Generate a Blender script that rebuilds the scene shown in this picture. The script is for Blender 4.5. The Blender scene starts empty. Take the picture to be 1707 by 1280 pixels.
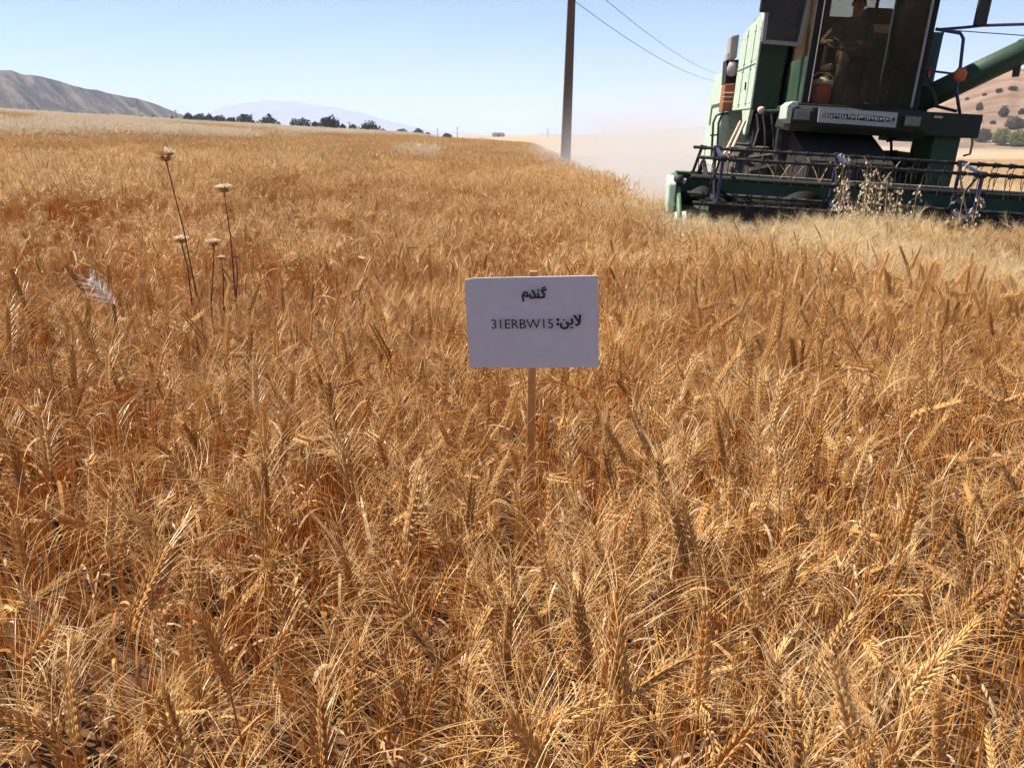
import bpy, bmesh, math, random
import numpy as np
from mathutils import Vector, Matrix

# ---------------------------------------------------------------- camera, sky, sun, exposure
SC = bpy.context.scene
COL = SC.collection
F, HY, CZ = 1290.0, 224.0, 1.40            # focal length and horizon row in photo pixels, eye height
PITCH = math.atan((640 - HY) / F)
cam = bpy.data.cameras.new('camera')
cam.sensor_width = 36.0
cam.lens = F * 36.0 / 1707.0
cam.clip_start, cam.clip_end = 0.05, 40000
camo = bpy.data.objects.new('camera', cam)
COL.objects.link(camo)
camo.location = (0, 0, CZ)
camo.rotation_euler = (math.pi / 2 - PITCH, 0, 0)
SC.camera = camo

SUN_EL, SUN_AZ = math.radians(57), math.radians(-70)   # azimuth from +Y towards +X
w = bpy.data.worlds.new('World'); SC.world = w; w.use_nodes = True
wt = w.node_tree
sky = wt.nodes.new('ShaderNodeTexSky'); sky.sky_type = 'NISHITA'; sky.sun_disc = False
sky.sun_elevation = SUN_EL; sky.sun_rotation = SUN_AZ
sky.altitude = 1400; sky.air_density = 1.0; sky.dust_density = 0.5; sky.ozone_density = 4.0
bg = wt.nodes['Background']; bg.inputs[1].default_value = 0.070
wt.links.new(sky.outputs[0], bg.inputs[0])

sun = bpy.data.lights.new('sun', 'SUN'); sun.energy = 5.0; sun.angle = math.radians(0.5)
sun.color = (1.0, 0.93, 0.82)
suno = bpy.data.objects.new('sun', sun); COL.objects.link(suno)
sd = Vector((math.sin(SUN_AZ) * math.cos(SUN_EL), math.cos(SUN_AZ) * math.cos(SUN_EL), math.sin(SUN_EL)))
suno.rotation_euler = (-sd).to_track_quat('-Z', 'Y').to_euler()
suno.location = (-30, 10, 40)
SC.view_settings.view_transform = 'Standard'; SC.view_settings.look = 'None'
SC.view_settings.gamma = 1.0; SC.view_settings.exposure = 1.06
SC.cycles.max_bounces = 6; SC.cycles.diffuse_bounces = 3; SC.cycles.transmission_bounces = 4
SC.cycles.use_adaptive_sampling = True; SC.cycles.adaptive_threshold = 0.03; SC.cycles.adaptive_min_samples = 16
SC.cycles.transparent_max_bounces = 8; SC.cycles.volume_bounces = 1
SC.cycles.use_denoising = True

rng = np.random.default_rng(11)
random.seed(5)
PI = math.pi
cp, sp_ = math.cos(PITCH), math.sin(PITCH)

def ray(px, py):
    xc = (px - 853.5) / F; yc = -(py - 640) / F
    return np.array([xc, cp + yc * sp_, -sp_ + yc * cp])
def atY(px, py, Y):
    d = ray(px, py); return np.array([0, 0, CZ]) + d * (Y / d[1])

# ---------------------------------------------------------------- helpers
def tag(o, label=None, cat=None, group=None, kind=None):
    if label: o['label'] = label
    if cat: o['category'] = cat
    if group: o['group'] = group
    if kind: o['kind'] = kind
    return o
def empty(name, loc=(0, 0, 0), rot=(0, 0, 0), parent=None):
    o = bpy.data.objects.new(name, None); COL.objects.link(o)
    o.location = loc; o.rotation_euler = rot; o.empty_display_size = 0.1
    o.parent = parent
    return o
def link(name, me, parent=None, loc=None):
    o = bpy.data.objects.new(name, me); COL.objects.link(o)
    if parent is not None: o.parent = parent
    if loc is not None: o.location = loc
    return o

class MB:
    """collects shapes, builds one mesh"""
    def __init__(s): s.v = []; s.f = []; s.m = []; s.cur = 0
    def add(s, vs, fs):
        b = len(s.v); s.v.extend([tuple(map(float, p)) for p in vs])
        for f in fs: s.f.append(tuple(i + b for i in f)); s.m.append(s.cur)
    def box(s, lo, hi):
        x0, y0, z0 = lo; x1, y1, z1 = hi
        s.add([(x0,y0,z0),(x1,y0,z0),(x1,y1,z0),(x0,y1,z0),(x0,y0,z1),(x1,y0,z1),(x1,y1,z1),(x0,y1,z1)],
              [(0,3,2,1),(4,5,6,7),(0,1,5,4),(1,2,6,5),(2,3,7,6),(3,0,4,7)])
        return s
    def tube(s, pts, r, n=6, cap=True, flat=1.0):
        pts = [np.asarray(p, float) for p in pts]; k = len(pts)
        rs = [r] * k if np.isscalar(r) else list(r)
        vs = []; up = None
        for i, p in enumerate(pts):
            t = pts[min(i + 1, k - 1)] - pts[max(i - 1, 0)]
            t = t / (np.linalg.norm(t) + 1e-12)
            if up is None:
                a = np.array([0, 0, 1.]) if abs(t[2]) < .9 else np.array([1., 0, 0])
            else: a = up
            n1 = a - t * np.dot(a, t); n1 /= np.linalg.norm(n1) + 1e-12
            n2 = np.cross(t, n1); up = n1
            for j in range(n):
                q = 2 * PI * (j + .5) / n
                vs.append(p + rs[i] * (math.cos(q) * n1 + flat * math.sin(q) * n2))
        fs = [(i*n+j, i*n+(j+1) % n, (i+1)*n+(j+1) % n, (i+1)*n+j) for i in range(k-1) for j in range(n)]
        if cap:
            fs.append(tuple(range(n-1, -1, -1))); fs.append(tuple((k-1)*n+j for j in range(n)))
        s.add(vs, fs); return s
    def slab(s, pts, d):
        """polygon (3D, planar) pushed along vector d"""
        d = np.asarray(d, float); n = len(pts); a = [np.asarray(p, float) for p in pts]
        vs = a + [p + d for p in a]
        fs = [tuple(range(n)), tuple(range(2*n-1, n-1, -1))] + [(i, i+n, (i+1) % n+n, (i+1) % n) for i in range(n)]
        s.add(vs, fs); return s
    def ribbon(s, pts, wid, side):
        k = len(pts); vs = []
        for i, p in enumerate(pts):
            p = np.asarray(p, float); q = np.asarray(side[i] if isinstance(side, list) else side, float)
            vs += [p - q * wid[i] / 2, p + q * wid[i] / 2]
        s.add(vs, [(2*i, 2*i+1, 2*i+3, 2*i+2) for i in range(k-1)]); return s
    def lathe(s, prof, c=(0, 0, 0), n=16, axis='z'):
        vs = []
        for r, h in prof:
            for j in range(n):
                q = 2*PI*j/n; a, b = r*math.cos(q), r*math.sin(q)
                vs.append({'z': (c[0]+a, c[1]+b, c[2]+h), 'x': (c[0]+h, c[1]+a, c[2]+b), 'y': (c[0]+a, c[1]+h, c[2]+b)}[axis])
        k = len(prof)
        fs = [(i*n+j, i*n+(j+1) % n, (i+1)*n+(j+1) % n, (i+1)*n+j) for i in range(k-1) for j in range(n)]
        fs.append(tuple(range(n-1, -1, -1))); fs.append(tuple((k-1)*n+j for j in range(n)))
        s.add(vs, fs); return s
    def mesh(s, name, mats, smooth=False):
        me = bpy.data.meshes.new(name)
        me.from_pydata(s.v, [], s.f)
        if not isinstance(mats, (list, tuple)): mats = [mats]
        for m in mats: me.materials.append(m)
        if len(mats) > 1: me.polygons.foreach_set('material_index', s.m)
        if smooth: me.polygons.foreach_set('use_smooth', [True] * len(me.polygons))
        me.update(); return me
    def build(s, name, mats, parent=None, smooth=False, bevel=0, fix=True):
        me = s.mesh(name, mats, smooth)
        if fix:
            bm = bmesh.new(); bm.from_mesh(me); bmesh.ops.recalc_face_normals(bm, faces=bm.faces); bm.to_mesh(me); bm.free()
        o = link(name, me, parent)
        if bevel:
            b = o.modifiers.new('bevel', 'BEVEL'); b.width = bevel; b.segments = 2; b.limit_method = 'ANGLE'
        return o

def quads_mesh(name, V, Q, mat):
    """numpy verts (n,3), quads (m,4)"""
    me = bpy.data.meshes.new(name)
    me.vertices.add(len(V)); me.vertices.foreach_set('co', np.asarray(V, np.float32).ravel())
    me.loops.add(Q.size); me.loops.foreach_set('vertex_index', Q.astype(np.int32).ravel())
    me.polygons.add(len(Q)); me.polygons.foreach_set('loop_start', np.arange(0, Q.size, Q.shape[1], dtype=np.int32))
    me.update(calc_edges=True)
    for m in (mat if isinstance(mat, (list, tuple)) else [mat]): me.materials.append(m)
    return me

# ---------------------------------------------------------------- materials
def nmat(name):
    m = bpy.data.materials.new(name); m.use_nodes = True
    return m, m.node_tree, m.node_tree.nodes['Principled BSDF']
def N(t, kind, **kw):
    n = t.nodes.new(kind)
    for k, v in kw.items(): setattr(n, k, v)
    return n
def ramp(t, fac, stops):
    r = N(t, 'ShaderNodeValToRGB'); e = r.color_ramp.elements
    while len(e) < len(stops): e.new(0.5)
    for i, (p, c) in enumerate(stops): e[i].position = p; e[i].color = (*c, 1)
    t.links.new(fac, r.inputs[0]); return r.outputs[0]
def noise(t, scale, detail=4, rough=.6, coord=None, vec=None):
    n = N(t, 'ShaderNodeTexNoise'); n.inputs['Scale'].default_value = scale
    n.inputs['Detail'].default_value = detail; n.inputs['Roughness'].default_value = rough
    if vec is None:
        c = N(t, 'ShaderNodeTexCoord'); vec = c.outputs[coord or 'Object']
    t.links.new(vec, n.inputs['Vector']); return n.outputs['Fac']
def mix(t, fac, a, b, mode='MIX'):
    m = N(t, 'ShaderNodeMix', data_type='RGBA', blend_type=mode)
    for s_, v in ((m.inputs[0], fac), (m.inputs[6], a), (m.inputs[7], b)):
        if hasattr(v, 'links'): t.links.new(v, s_)
        elif isinstance(v, (tuple, list)): s_.default_value = (*v, 1)
        else: s_.default_value = v
    return m.outputs[2]
def bumpn(t, fac, strength, dist, b):
    n = N(t, 'ShaderNodeBump'); n.inputs['Strength'].default_value = strength; n.inputs['Distance'].default_value = dist
    t.links.new(fac, n.inputs['Height']); t.links.new(n.outputs[0], b.inputs['Normal'])

def plant_mat(name, c0, c1, c2, transl=.3, rough=.55, patch=True, fine=90, spec=.3):
    """dry plant: colour differs from stalk to stalk and over the field, some light passes through"""
    m, t, b = nmat(name)
    oi = N(t, 'ShaderNodeObjectInfo'); at = N(t, 'ShaderNodeAttribute', attribute_name='tone')
    ad = N(t, 'ShaderNodeMath', operation='ADD'); t.links.new(oi.outputs['Random'], ad.inputs[0]); t.links.new(at.outputs['Fac'], ad.inputs[1])
    fr_ = N(t, 'ShaderNodeMath', operation='FRACT'); t.links.new(ad.outputs[0], fr_.inputs[0])
    col = ramp(t, fr_.outputs[0], [(0, c0), (.5, c1), (1, c2)])
    if patch:
        nf = noise(t, .55, 3, .55, vec=oi.outputs['Location'])
        tint = ramp(t, nf, [(.3, (.80, .66, .52)), (.5, (1, 1, 1)), (.7, (1.12, 1.10, 1.06))])
        col = mix(t, 1.0, col, tint, 'MULTIPLY')
    fn = noise(t, fine, 2, .5)
    col = mix(t, 1.0, col, ramp(t, fn, [(.3, (.72, .66, .6)), (.7, (1.12, 1.1, 1.08))]), 'MULTIPLY')
    t.links.new(col, b.inputs['Base Color']); b.inputs['Roughness'].default_value = rough
    b.inputs['Specular IOR Level'].default_value = spec
    if transl:
        tr = N(t, 'ShaderNodeBsdfTranslucent'); t.links.new(col, tr.inputs[0])
        mx = N(t, 'ShaderNodeMixShader'); mx.inputs[0].default_value = transl
        t.links.new(b.outputs[0], mx.inputs[1]); t.links.new(tr.outputs[0], mx.inputs[2])
        t.links.new(mx.outputs[0], t.nodes['Material Output'].inputs[0])
    return m
def paint(name, c, dust=.3, rough=.45, dustc=(.42, .33, .24), scale=3., metal=0.):
    """painted metal with field dust and scratches"""
    m, t, b = nmat(name)
    n1 = noise(t, scale, 6, .65); n2 = noise(t, scale * 9, 3, .6)
    d = ramp(t, n1, [(.38, (0, 0, 0)), (.75, (1, 1, 1))])
    mm = N(t, 'ShaderNodeMath', operation='MULTIPLY'); t.links.new(d, mm.inputs[0]); mm.inputs[1].default_value = dust
    col = mix(t, mm.outputs[0], c, dustc)
    col = mix(t, 1.0, col, ramp(t, n2, [(.3, (.8, .8, .8)), (.7, (1.1, 1.1, 1.1))]), 'MULTIPLY')
    t.links.new(col, b.inputs['Base Color']); b.inputs['Metallic'].default_value = metal
    t.links.new(ramp(t, n1, [(.3, (rough,) * 3), (.8, (min(1, rough + .35),) * 3)]), b.inputs['Roughness'])
    bumpn(t, n2, .12, .003, b)
    return m

M = {}
M['stem'] = plant_mat('straw_stem', (.62, .27, .055), (.72, .355, .090), (.80, .48, .17), .25)
M['ear'] = plant_mat('wheat_ear', (.48, .265, .10), (.71, .41, .14), (.86, .61, .28), .25, fine=260)
M['awn'] = plant_mat('wheat_awn', (.79, .52, .20), (.88, .63, .295), (.93, .75, .45), .35, .30)
M['leaf'] = plant_mat('dry_leaf', (.60, .31, .095), (.76, .50, .24), (.90, .76, .54), .40)
M['pstem'] = plant_mat('pale_stem', (.60, .41, .17), (.66, .47, .22), (.72, .53, .28), .25)
M['pear'] = plant_mat('pale_ear', (.58, .42, .19), (.66, .49, .25), (.74, .57, .32), .25)
M['pawn'] = plant_mat('pale_awn', (.76, .60, .33), (.83, .68, .42), (.88, .75, .50), .38, .4)
M['oat'] = plant_mat('wild_oat_husk', (.88, .79, .60), (.91, .83, .66), (.94, .87, .72), .42, patch=False)
M['oatstem'] = plant_mat('wild_oat_straw', (.66, .47, .24), (.74, .55, .30), (.80, .62, .37), .25, patch=False)
M['green_weed'] = plant_mat('green_weed_leaf', (.30, .32, .08), (.34, .36, .1), (.38, .40, .12), .35, patch=False)
M['flower_stem'] = plant_mat('dead_flower_stem', (.10, .045, .025), (.12, .055, .03), (.14, .06, .035), 0, patch=False)
M['flower_head'] = plant_mat('dead_flower_bracts', (.42, .22, .09), (.5, .28, .12), (.55, .32, .14), .3, patch=False)
M['flower_fluff'] = plant_mat('dead_flower_fluff', (.78, .70, .52), (.82, .75, .58), (.85, .78, .62), .35, patch=False)
M['white_ear'] = plant_mat('bleached_ear', (.94, .92, .88), (.95, .93, .89), (.96, .94, .9), .45, patch=False)
M['tree_leaf'] = plant_mat('oak_foliage', (.012, .017, .008), (.018, .024, .011), (.028, .034, .016), .1, patch=False, fine=3)
M['bush_leaf'] = plant_mat('scrub_foliage', (.075, .070, .045), (.095, .085, .055), (.12, .10, .07), .15, patch=False, fine=3)
M['green_leaf'] = plant_mat('willow_foliage', (.15, .19, .04), (.19, .23, .05), (.24, .26, .07), .3, patch=False, fine=3)
M['bark'] = plant_mat('bark', (.06, .045, .03), (.07, .05, .035), (.08, .06, .04), 0, patch=False, fine=8)

def ground_mat():
    m, t, b = nmat('field_soil')
    c = N(t, 'ShaderNodeTexCoord'); sx = N(t, 'ShaderNodeSeparateXYZ'); t.links.new(c.outputs['Object'], sx.inputs[0])
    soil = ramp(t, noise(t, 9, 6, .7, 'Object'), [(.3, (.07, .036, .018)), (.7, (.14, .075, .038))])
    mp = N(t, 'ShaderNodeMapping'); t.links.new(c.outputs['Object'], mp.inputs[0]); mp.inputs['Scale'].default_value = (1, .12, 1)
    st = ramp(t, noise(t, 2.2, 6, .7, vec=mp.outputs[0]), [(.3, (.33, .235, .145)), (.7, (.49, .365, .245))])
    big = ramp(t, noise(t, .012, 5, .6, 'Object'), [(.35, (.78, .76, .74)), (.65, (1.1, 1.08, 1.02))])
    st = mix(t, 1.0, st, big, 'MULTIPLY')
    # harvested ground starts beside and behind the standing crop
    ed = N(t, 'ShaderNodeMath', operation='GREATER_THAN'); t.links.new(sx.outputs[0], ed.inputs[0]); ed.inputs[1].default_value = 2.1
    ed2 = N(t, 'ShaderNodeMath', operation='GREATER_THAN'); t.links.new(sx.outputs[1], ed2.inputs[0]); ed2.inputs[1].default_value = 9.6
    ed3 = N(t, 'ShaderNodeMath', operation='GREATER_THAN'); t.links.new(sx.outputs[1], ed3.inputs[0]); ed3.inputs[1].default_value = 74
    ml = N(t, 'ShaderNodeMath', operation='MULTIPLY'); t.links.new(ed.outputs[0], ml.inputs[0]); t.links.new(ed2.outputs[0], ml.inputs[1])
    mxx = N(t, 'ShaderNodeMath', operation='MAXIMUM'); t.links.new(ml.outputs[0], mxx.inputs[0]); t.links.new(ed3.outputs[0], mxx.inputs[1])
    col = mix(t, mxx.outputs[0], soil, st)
    t.links.new(col, b.inputs['Base Color']); b.inputs['Roughness'].default_value = .95
    b.inputs['Specular IOR Level'].default_value = .1
    bumpn(t, noise(t, 14, 5, .7, 'Object'), .6, .03, b)
    return m
def hill_mat(name, stops, sc, stretch, rot=0.0):
    m, t, b = nmat(name)
    c = N(t, 'ShaderNodeTexCoord'); mp = N(t, 'ShaderNodeMapping'); t.links.new(c.outputs['Object'], mp.inputs[0])
    mp.inputs['Rotation'].default_value = (0, 0, rot)
    mq = N(t, 'ShaderNodeMapping'); t.links.new(mp.outputs[0], mq.inputs[0]); mq.inputs['Scale'].default_value = stretch; mp = mq
    n1 = noise(t, sc, 8, .65, vec=mp.outputs[0]); n2 = noise(t, sc * 14, 5, .7, 'Object')
    col = ramp(t, n1, stops)
    col = mix(t, 1.0, col, ramp(t, n2, [(.3, (.75, .74, .73)), (.7, (1.15, 1.14, 1.12))]), 'MULTIPLY')
    t.links.new(col, b.inputs['Base Color']); b.inputs['Roughness'].default_value = .95; b.inputs['Specular IOR Level'].default_value = .1
    bumpn(t, n2, .5, 1.0, b)
    return m

# ---------------------------------------------------------------- ground
SL = .055
def smooth(a, b, x):
    t = np.clip((np.asarray(x, float) - a) / (b - a), 0, 1); return t * t * (3 - 2 * t)
def ground(x, y):
    x = np.asarray(x, float); y = np.asarray(y, float)
    fx = np.where(x > 6, 6 + 4 * (1 - np.exp(-(np.maximum(x, 6) - 6) / 4)), x)
    fx = np.where(fx < -70, -70 - 30 * (1 - np.exp((np.minimum(fx, -70) + 70) / 30)), fx)
    z = -SL * fx
    t = smooth(72, 150, y)
    z = z * (1 - t) + (-1.3) * t
    return z + .012 * np.sin(x * 3.1 + y * 1.7) * np.sin(y * 2.3 - x) * (y < 60)
def gz(x, y): return float(ground(x, y))

def axis_grid(lo, hi, step, grow):
    a = [0.0]; s = step
    while a[-1] < hi: a.append(a[-1] + s); s *= grow
    b = [0.0]; s = step
    while b[-1] > lo: b.append(b[-1] - s); s *= grow
    return np.array(sorted(set(a + b)))
gx = axis_grid(-14000, 14000, .35, 1.085); gy = axis_grid(-60, 15000, .35, 1.075)
X, Y = np.meshgrid(gx, gy)
V = np.stack([X, Y, ground(X, Y)], -1).reshape(-1, 3)
def grid_quads(ny, nx):
    i = np.arange(ny - 1)[:, None] * nx + np.arange(nx - 1)[None, :]
    return np.stack([i, i + 1, i + nx + 1, i + nx], -1).reshape(-1, 4)
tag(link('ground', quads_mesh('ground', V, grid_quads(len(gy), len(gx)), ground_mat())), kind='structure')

# ---------------------------------------------------------------- hills and mountains
def vnoise(x, y, seed):
    """smooth lattice noise"""
    r = np.random.default_rng(seed); T = r.random((256, 256))
    xi = np.floor(x).astype(int); yi = np.floor(y).astype(int); fx = x - xi; fy = y - yi
    fx = fx * fx * (3 - 2 * fx); fy = fy * fy * (3 - 2 * fy)
    g = lambda a, b: T[a % 256, b % 256]
    return (g(xi, yi) * (1 - fx) + g(xi + 1, yi) * fx) * (1 - fy) + (g(xi, yi + 1) * (1 - fx) + g(xi + 1, yi + 1) * fx) * fy
def fbm(x, y, seed, o=5):
    return sum(vnoise(x * 2 ** k, y * 2 ** k, seed + k) * .5 ** k for k in range(o)) / 2
def hill(name, crest, Y0, Y1, Y2, mat, nx, ny, rough, gul, seed, foot=-3, shape=1.0):
    """rises from a foot line at Y0 to the crest at Y1 and falls again to Y2; crest = (pixel column, pixel row)"""
    cx = np.array([c[0] for c in crest], float); cy = np.array([c[1] for c in crest], float)
    P1 = np.array([atY(a, b, Y1) for a, b in crest])
    slope = P1[:, 0] / Y1
    q = np.linspace(slope[0], slope[-1], nx); ys = np.concatenate([np.linspace(Y0, Y1, ny), np.linspace(Y1, Y2, ny // 3)[1:]])
    Q, YY = np.meshgrid(q, ys); XX = Q * YY
    H = np.interp(Q, slope, P1[:, 2]); H = H + np.abs(H) * .16 * (fbm(Q * 34 + 5, Q * 0 + seed, seed + 60, 5) - .5)
    up = np.clip((YY - Y0) / (Y1 - Y0), 0, 1) ** shape
    dn = np.clip((Y2 - YY) / (Y2 - Y1), 0, 1)
    prof = np.where(YY <= Y1, up * up * (3 - 2 * up) * .5 + up * .5, dn ** .8)
    d = (Y1 - Y0)
    g = np.abs(fbm(XX / d * 7 + YY / d * 5, YY / d * 1.6 - XX / d * .8, seed) - .5) * 2
    n = fbm(XX / d * 6, YY / d * 6, seed + 20) - .5
    env = np.sin(np.clip(up, 0, 1) * PI) ** .7 * (YY <= Y1)
    Z = foot + (H - foot) * prof + env * (rough * n - gul * (1 - g) ** 3) + (rough * .12) * (fbm(XX / d * 30, YY / d * 30, seed + 40) - .5)
    V = np.stack([XX, YY, Z], -1).reshape(-1, 3)
    me = quads_mesh(name, V, grid_quads(len(ys), nx), mat)
    me.polygons.foreach_set('use_smooth', [True] * len(me.polygons))
    tag(link(name, me), kind='structure')
    return lambda qx, yv: float(np.interp(qx, slope, P1[:, 2]))
hm_l = hill_mat('left_hill_earth', [(.40, (.024, .022, .022)), (.5, (.066, .055, .050)), (.60, (.15, .115, .092))], .10, (.06, 1.0, .06), .95)
hm_r = hill_mat('right_hill_earth', [(.35, (.13, .085, .058)), (.5, (.24, .155, .105)), (.65, (.33, .22, .15))], .07, (.35, 1, 1), .2)
hm_f = hill_mat('hazed_mountain_rock', [(.3, (.20, .20, .23)), (.7, (.25, .245, .28))], .002, (1, 1, 1))  # haze put into the rock colour: pale bluish, so the mountains blend away
hill('hill_left', [(-1500, 60), (-700, 30), (-300, 62), (0, 112), (100, 133), (200, 159), (260, 176), (300, 189), (345, 206), (420, 226)],
     430, 900, 1500, hm_l, 260, 140, 16, 22, 3)
hill('hill_right', [(1380, 232), (1440, 214), (1500, 188), (1545, 162), (1640, 131), (1707, 112), (1900, 60), (2300, 0), (2900, -40)],
     125, 330, 560, hm_r, 200, 110, 2.0, 1.2, 8, shape=1.15)
hill('mountain_far', [(180, 222), (330, 196), (365, 182), (400, 173), (450, 168), (520, 172), (580, 183), (640, 200), (720, 218), (800, 223)],
     4800, 6000, 8000, hm_f, 120, 40, 40, 30, 13)
hill('mountain_ridge', [(900, 223), (1000, 226), (1080, 221), (1140, 214), (1200, 208), (1300, 200), (1450, 196), (1600, 205), (1800, 200), (2200, 190), (2600, 222)],
     2300, 2900, 3800, hm_f, 120, 40, 20, 14, 17)

# ---------------------------------------------------------------- wheat plants
def stalk_path(r, h, lean, bend, elen, n=9):
    """points and tangents from the root to the ear tip; leans and nods towards local +x"""
    pts = [np.zeros(3)]; tan = []
    L = h + elen; wig = r.uniform(-.05, .05)
    for i in range(n):
        s = (i + .5) / n
        a = lean + bend * smooth(.72, 1.02, s) * 1.0
        t = np.array([math.sin(a), wig * math.sin(s * 4), math.cos(a)]); t /= np.linalg.norm(t)
        tan.append(t); pts.append(pts[-1] + t * L / n)
    return pts, tan, L
def at_path(pts, s):
    k = len(pts) - 1; f = min(max(s, 0), 1) * k; i = min(int(f), k - 1); t = f - i
    p = pts[i] * (1 - t) + pts[i + 1] * t; d = pts[i + 1] - pts[i]
    return p, d / np.linalg.norm(d)
def bulb(mb, p, d, L, wa, wb, side, n=5):
    d = d / np.linalg.norm(d); a = side - d * np.dot(side, d); a /= np.linalg.norm(a) + 1e-9; b = np.cross(d, a)
    prof = [(0, .35), (.3, 1.), (.65, .8), (1.0, .08)]
    vs = [p + d * L * s + (a * wa * math.cos(2*PI*j/n) + b * wb * math.sin(2*PI*j/n)) * q for s, q in prof for j in range(n)]
    fs = [(i*n+j, i*n+(j+1) % n, (i+1)*n+(j+1) % n, (i+1)*n+j) for i in range(3) for j in range(n)]
    mb.add(vs, fs)
def curve_awn(mb, p, d, out, L, r, droop, k=4):
    pts = []; q = np.array(p, float); dd = d / np.linalg.norm(d)
    for i in range(k + 1):
        pts.append(q.copy()); dd = dd + out * (.10 + .05 * i) - np.array([0, 0, droop]); dd /= np.linalg.norm(dd); q = q + dd * L / k
    mb.tube(pts, [r * (1 - .72 * i / k) for i in range(k + 1)], 3, cap=False)
def dry_leaf(mb, r, p, az, L, wd, rise=.5, curl=2.6):
    """strap leaf that leaves the stem, arches over and twists"""
    out = np.array([math.cos(az), math.sin(az), 0]); sd = np.array([-math.sin(az), math.cos(az), 0])
    k = 8; q = np.array(p, float); a = rise; pts = []; sides = []; ws = []
    tw = r.uniform(-2.2, 2.2)
    for i in range(k + 1):
        s = i / k; pts.append(q.copy())
        t = out * math.sin(a) + np.array([0, 0, math.cos(a)])
        nrm = np.cross(sd, t); u = sd * math.cos(tw * s) + nrm * math.sin(tw * s)
        sides.append(u); ws.append(wd * (.55 + 1.2 * s * (1 - s) * 1.6) * (1 - s ** 5 * .93))
        q = q + t * L / k; a += curl / k * (.3 + 1.5 * s)
    mb.ribbon(pts, ws, sides)
def make_stalk(seed, h, lean, bend, elen=.088, awn=.068, spread=1.0, nleaf=2, pale=False, detail=2):
    """returns dict of MB: stem, ear, awns, leaf"""
    r = np.random.default_rng(seed)
    pts, tan, L = stalk_path(r, h, lean, bend, elen)
    stem, ear, awns, leaves = MB(), MB(), MB(), []
    s0 = h / L
    sp = [at_path(pts, s)[0] for s in np.linspace(0, s0 + .01, 10 if detail == 2 else 5)]
    stem.tube(sp, [.0023 - .0010 * i / (len(sp) - 1) for i in range(len(sp))], 5 if detail == 2 else 3, cap=False)
    if detail == 2:
        for s in (.25, .52):                                 # swollen nodes and the leaf sheath above them
            p, d = at_path(pts, s * s0); stem.tube([p - d * .006, p, d * .006 + p], [.0022, .0031, .0022], 5, cap=False)
            stem.tube([p, p + d * .09, p + d * .16], [.0034, .0030, .0018], 5, cap=False)
    ph = r.uniform(0, PI)
    if detail == 2:
        ns = int(round(elen / .0056))
        for i in range(ns):
            s = s0 + (1 - s0) * (i + .3) / ns; p, d = at_path(pts, s)
            ref = np.array([0, 1., 0]); e1 = ref - d * np.dot(ref, d); e1 /= np.linalg.norm(e1); e2 = np.cross(d, e1)
            e1, e2 = e1 * math.cos(ph) + e2 * math.sin(ph), e2 * math.cos(ph) - e1 * math.sin(ph)
            sg = 1 if i % 2 else -1
            tp = 1 - .45 * (i / ns) ** 2 - .35 * (1 - min(1, i / 3))
            for fl in (-1, 1, 0):
                o = (e1 * sg * .0033 + e2 * fl * .0028) * tp
                dr = d + e1 * sg * .30 + e2 * fl * .22 + r.normal(0, .05, 3)
                bulb(ear, p + o, dr, .0148 * (1.0 if fl else 1.08), .0029 * tp, .0024 * tp, e2)
                if (fl and r.random() < .72) or i > ns - 3:
                    dn = dr / np.linalg.norm(dr)
                    out = (e1 * sg * r.uniform(.3, 1.4) + e2 * (fl or r.uniform(-1, 1)) * r.uniform(.3, 1.3)) * spread
                    curve_awn(awns, p + o + dn * .011, dn + out * .42, out * r.uniform(.2, 1.1),
                              awn * r.uniform(.6, 1.35), .00049, r.uniform(0, .10))
    else:
        ks = 9
        ring = [at_path(pts, s0 + (1 - s0) * i / (ks - 1)) for i in range(ks)]
        wv = [.3] + [1.0 if i % 2 else .68 for i in range(1, ks - 1)] + [.15]
        ear.tube([p for p, d in ring], [.0064 * q * (1 - .35 * i / ks) for i, q in enumerate(wv)], 4, cap=False, flat=.75)
        for i in range(24 if detail == 1 else 6):
            s = s0 + (1 - s0) * r.uniform(.05, 1); p, d = at_path(pts, s)
            o = r.normal(0, 1, 3); o -= d * np.dot(o, d); o /= np.linalg.norm(o) + 1e-9
            dd = d + o * r.uniform(.3, 1.0) * spread; dd /= np.linalg.norm(dd)
            l = awn * r.uniform(.6, 1.15); sd = np.cross(dd, r.normal(0, 1, 3)); sd /= np.linalg.norm(sd) + 1e-9
            wd = .0012 if detail == 1 else .0028
            m_ = p + dd * l * .55; e_ = p + (dd + o * .25 * spread - np.array([0, 0, .08])) * l
            awns.add([p - sd * wd / 2, p + sd * wd / 2, m_ + sd * wd * .3, m_ - sd * wd * .3, e_], [(0, 1, 2, 3), (3, 2, 4)])
    for i in range(nleaf):
        leaf = MB(); leaves.append(leaf)
        s = r.uniform(.35, .88); p, d = at_path(pts, s * s0)
        if r.random() < .45: dry_leaf(leaf, r, p, r.uniform(0, 2*PI), r.uniform(.05, .10), r.uniform(.006, .011), .7, r.uniform(2.5, 5))
        else: dry_leaf(leaf, r, p, r.uniform(0, 2*PI), r.uniform(.10, .22), r.uniform(.004, .009), .35, r.uniform(1.8, 3.4))
    return dict(stem=stem, ear=ear, awns=awns, leaf=leaves)
def join_parts(d, mats, keys=('stem', 'ear', 'awns', 'leaf')):
    m = MB()
    for i, k in enumerate(keys):
        for q in (d.get(k) if isinstance(d.get(k), list) else [d[k]] if k in d else []): m.cur = i; m.add(q.v, q.f)
    return m
WM = [M['stem'], M['ear'], M['awn'], M['leaf']]
PM = [M['pstem'], M['pear'], M['pawn'], M['leaf']]

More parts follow.
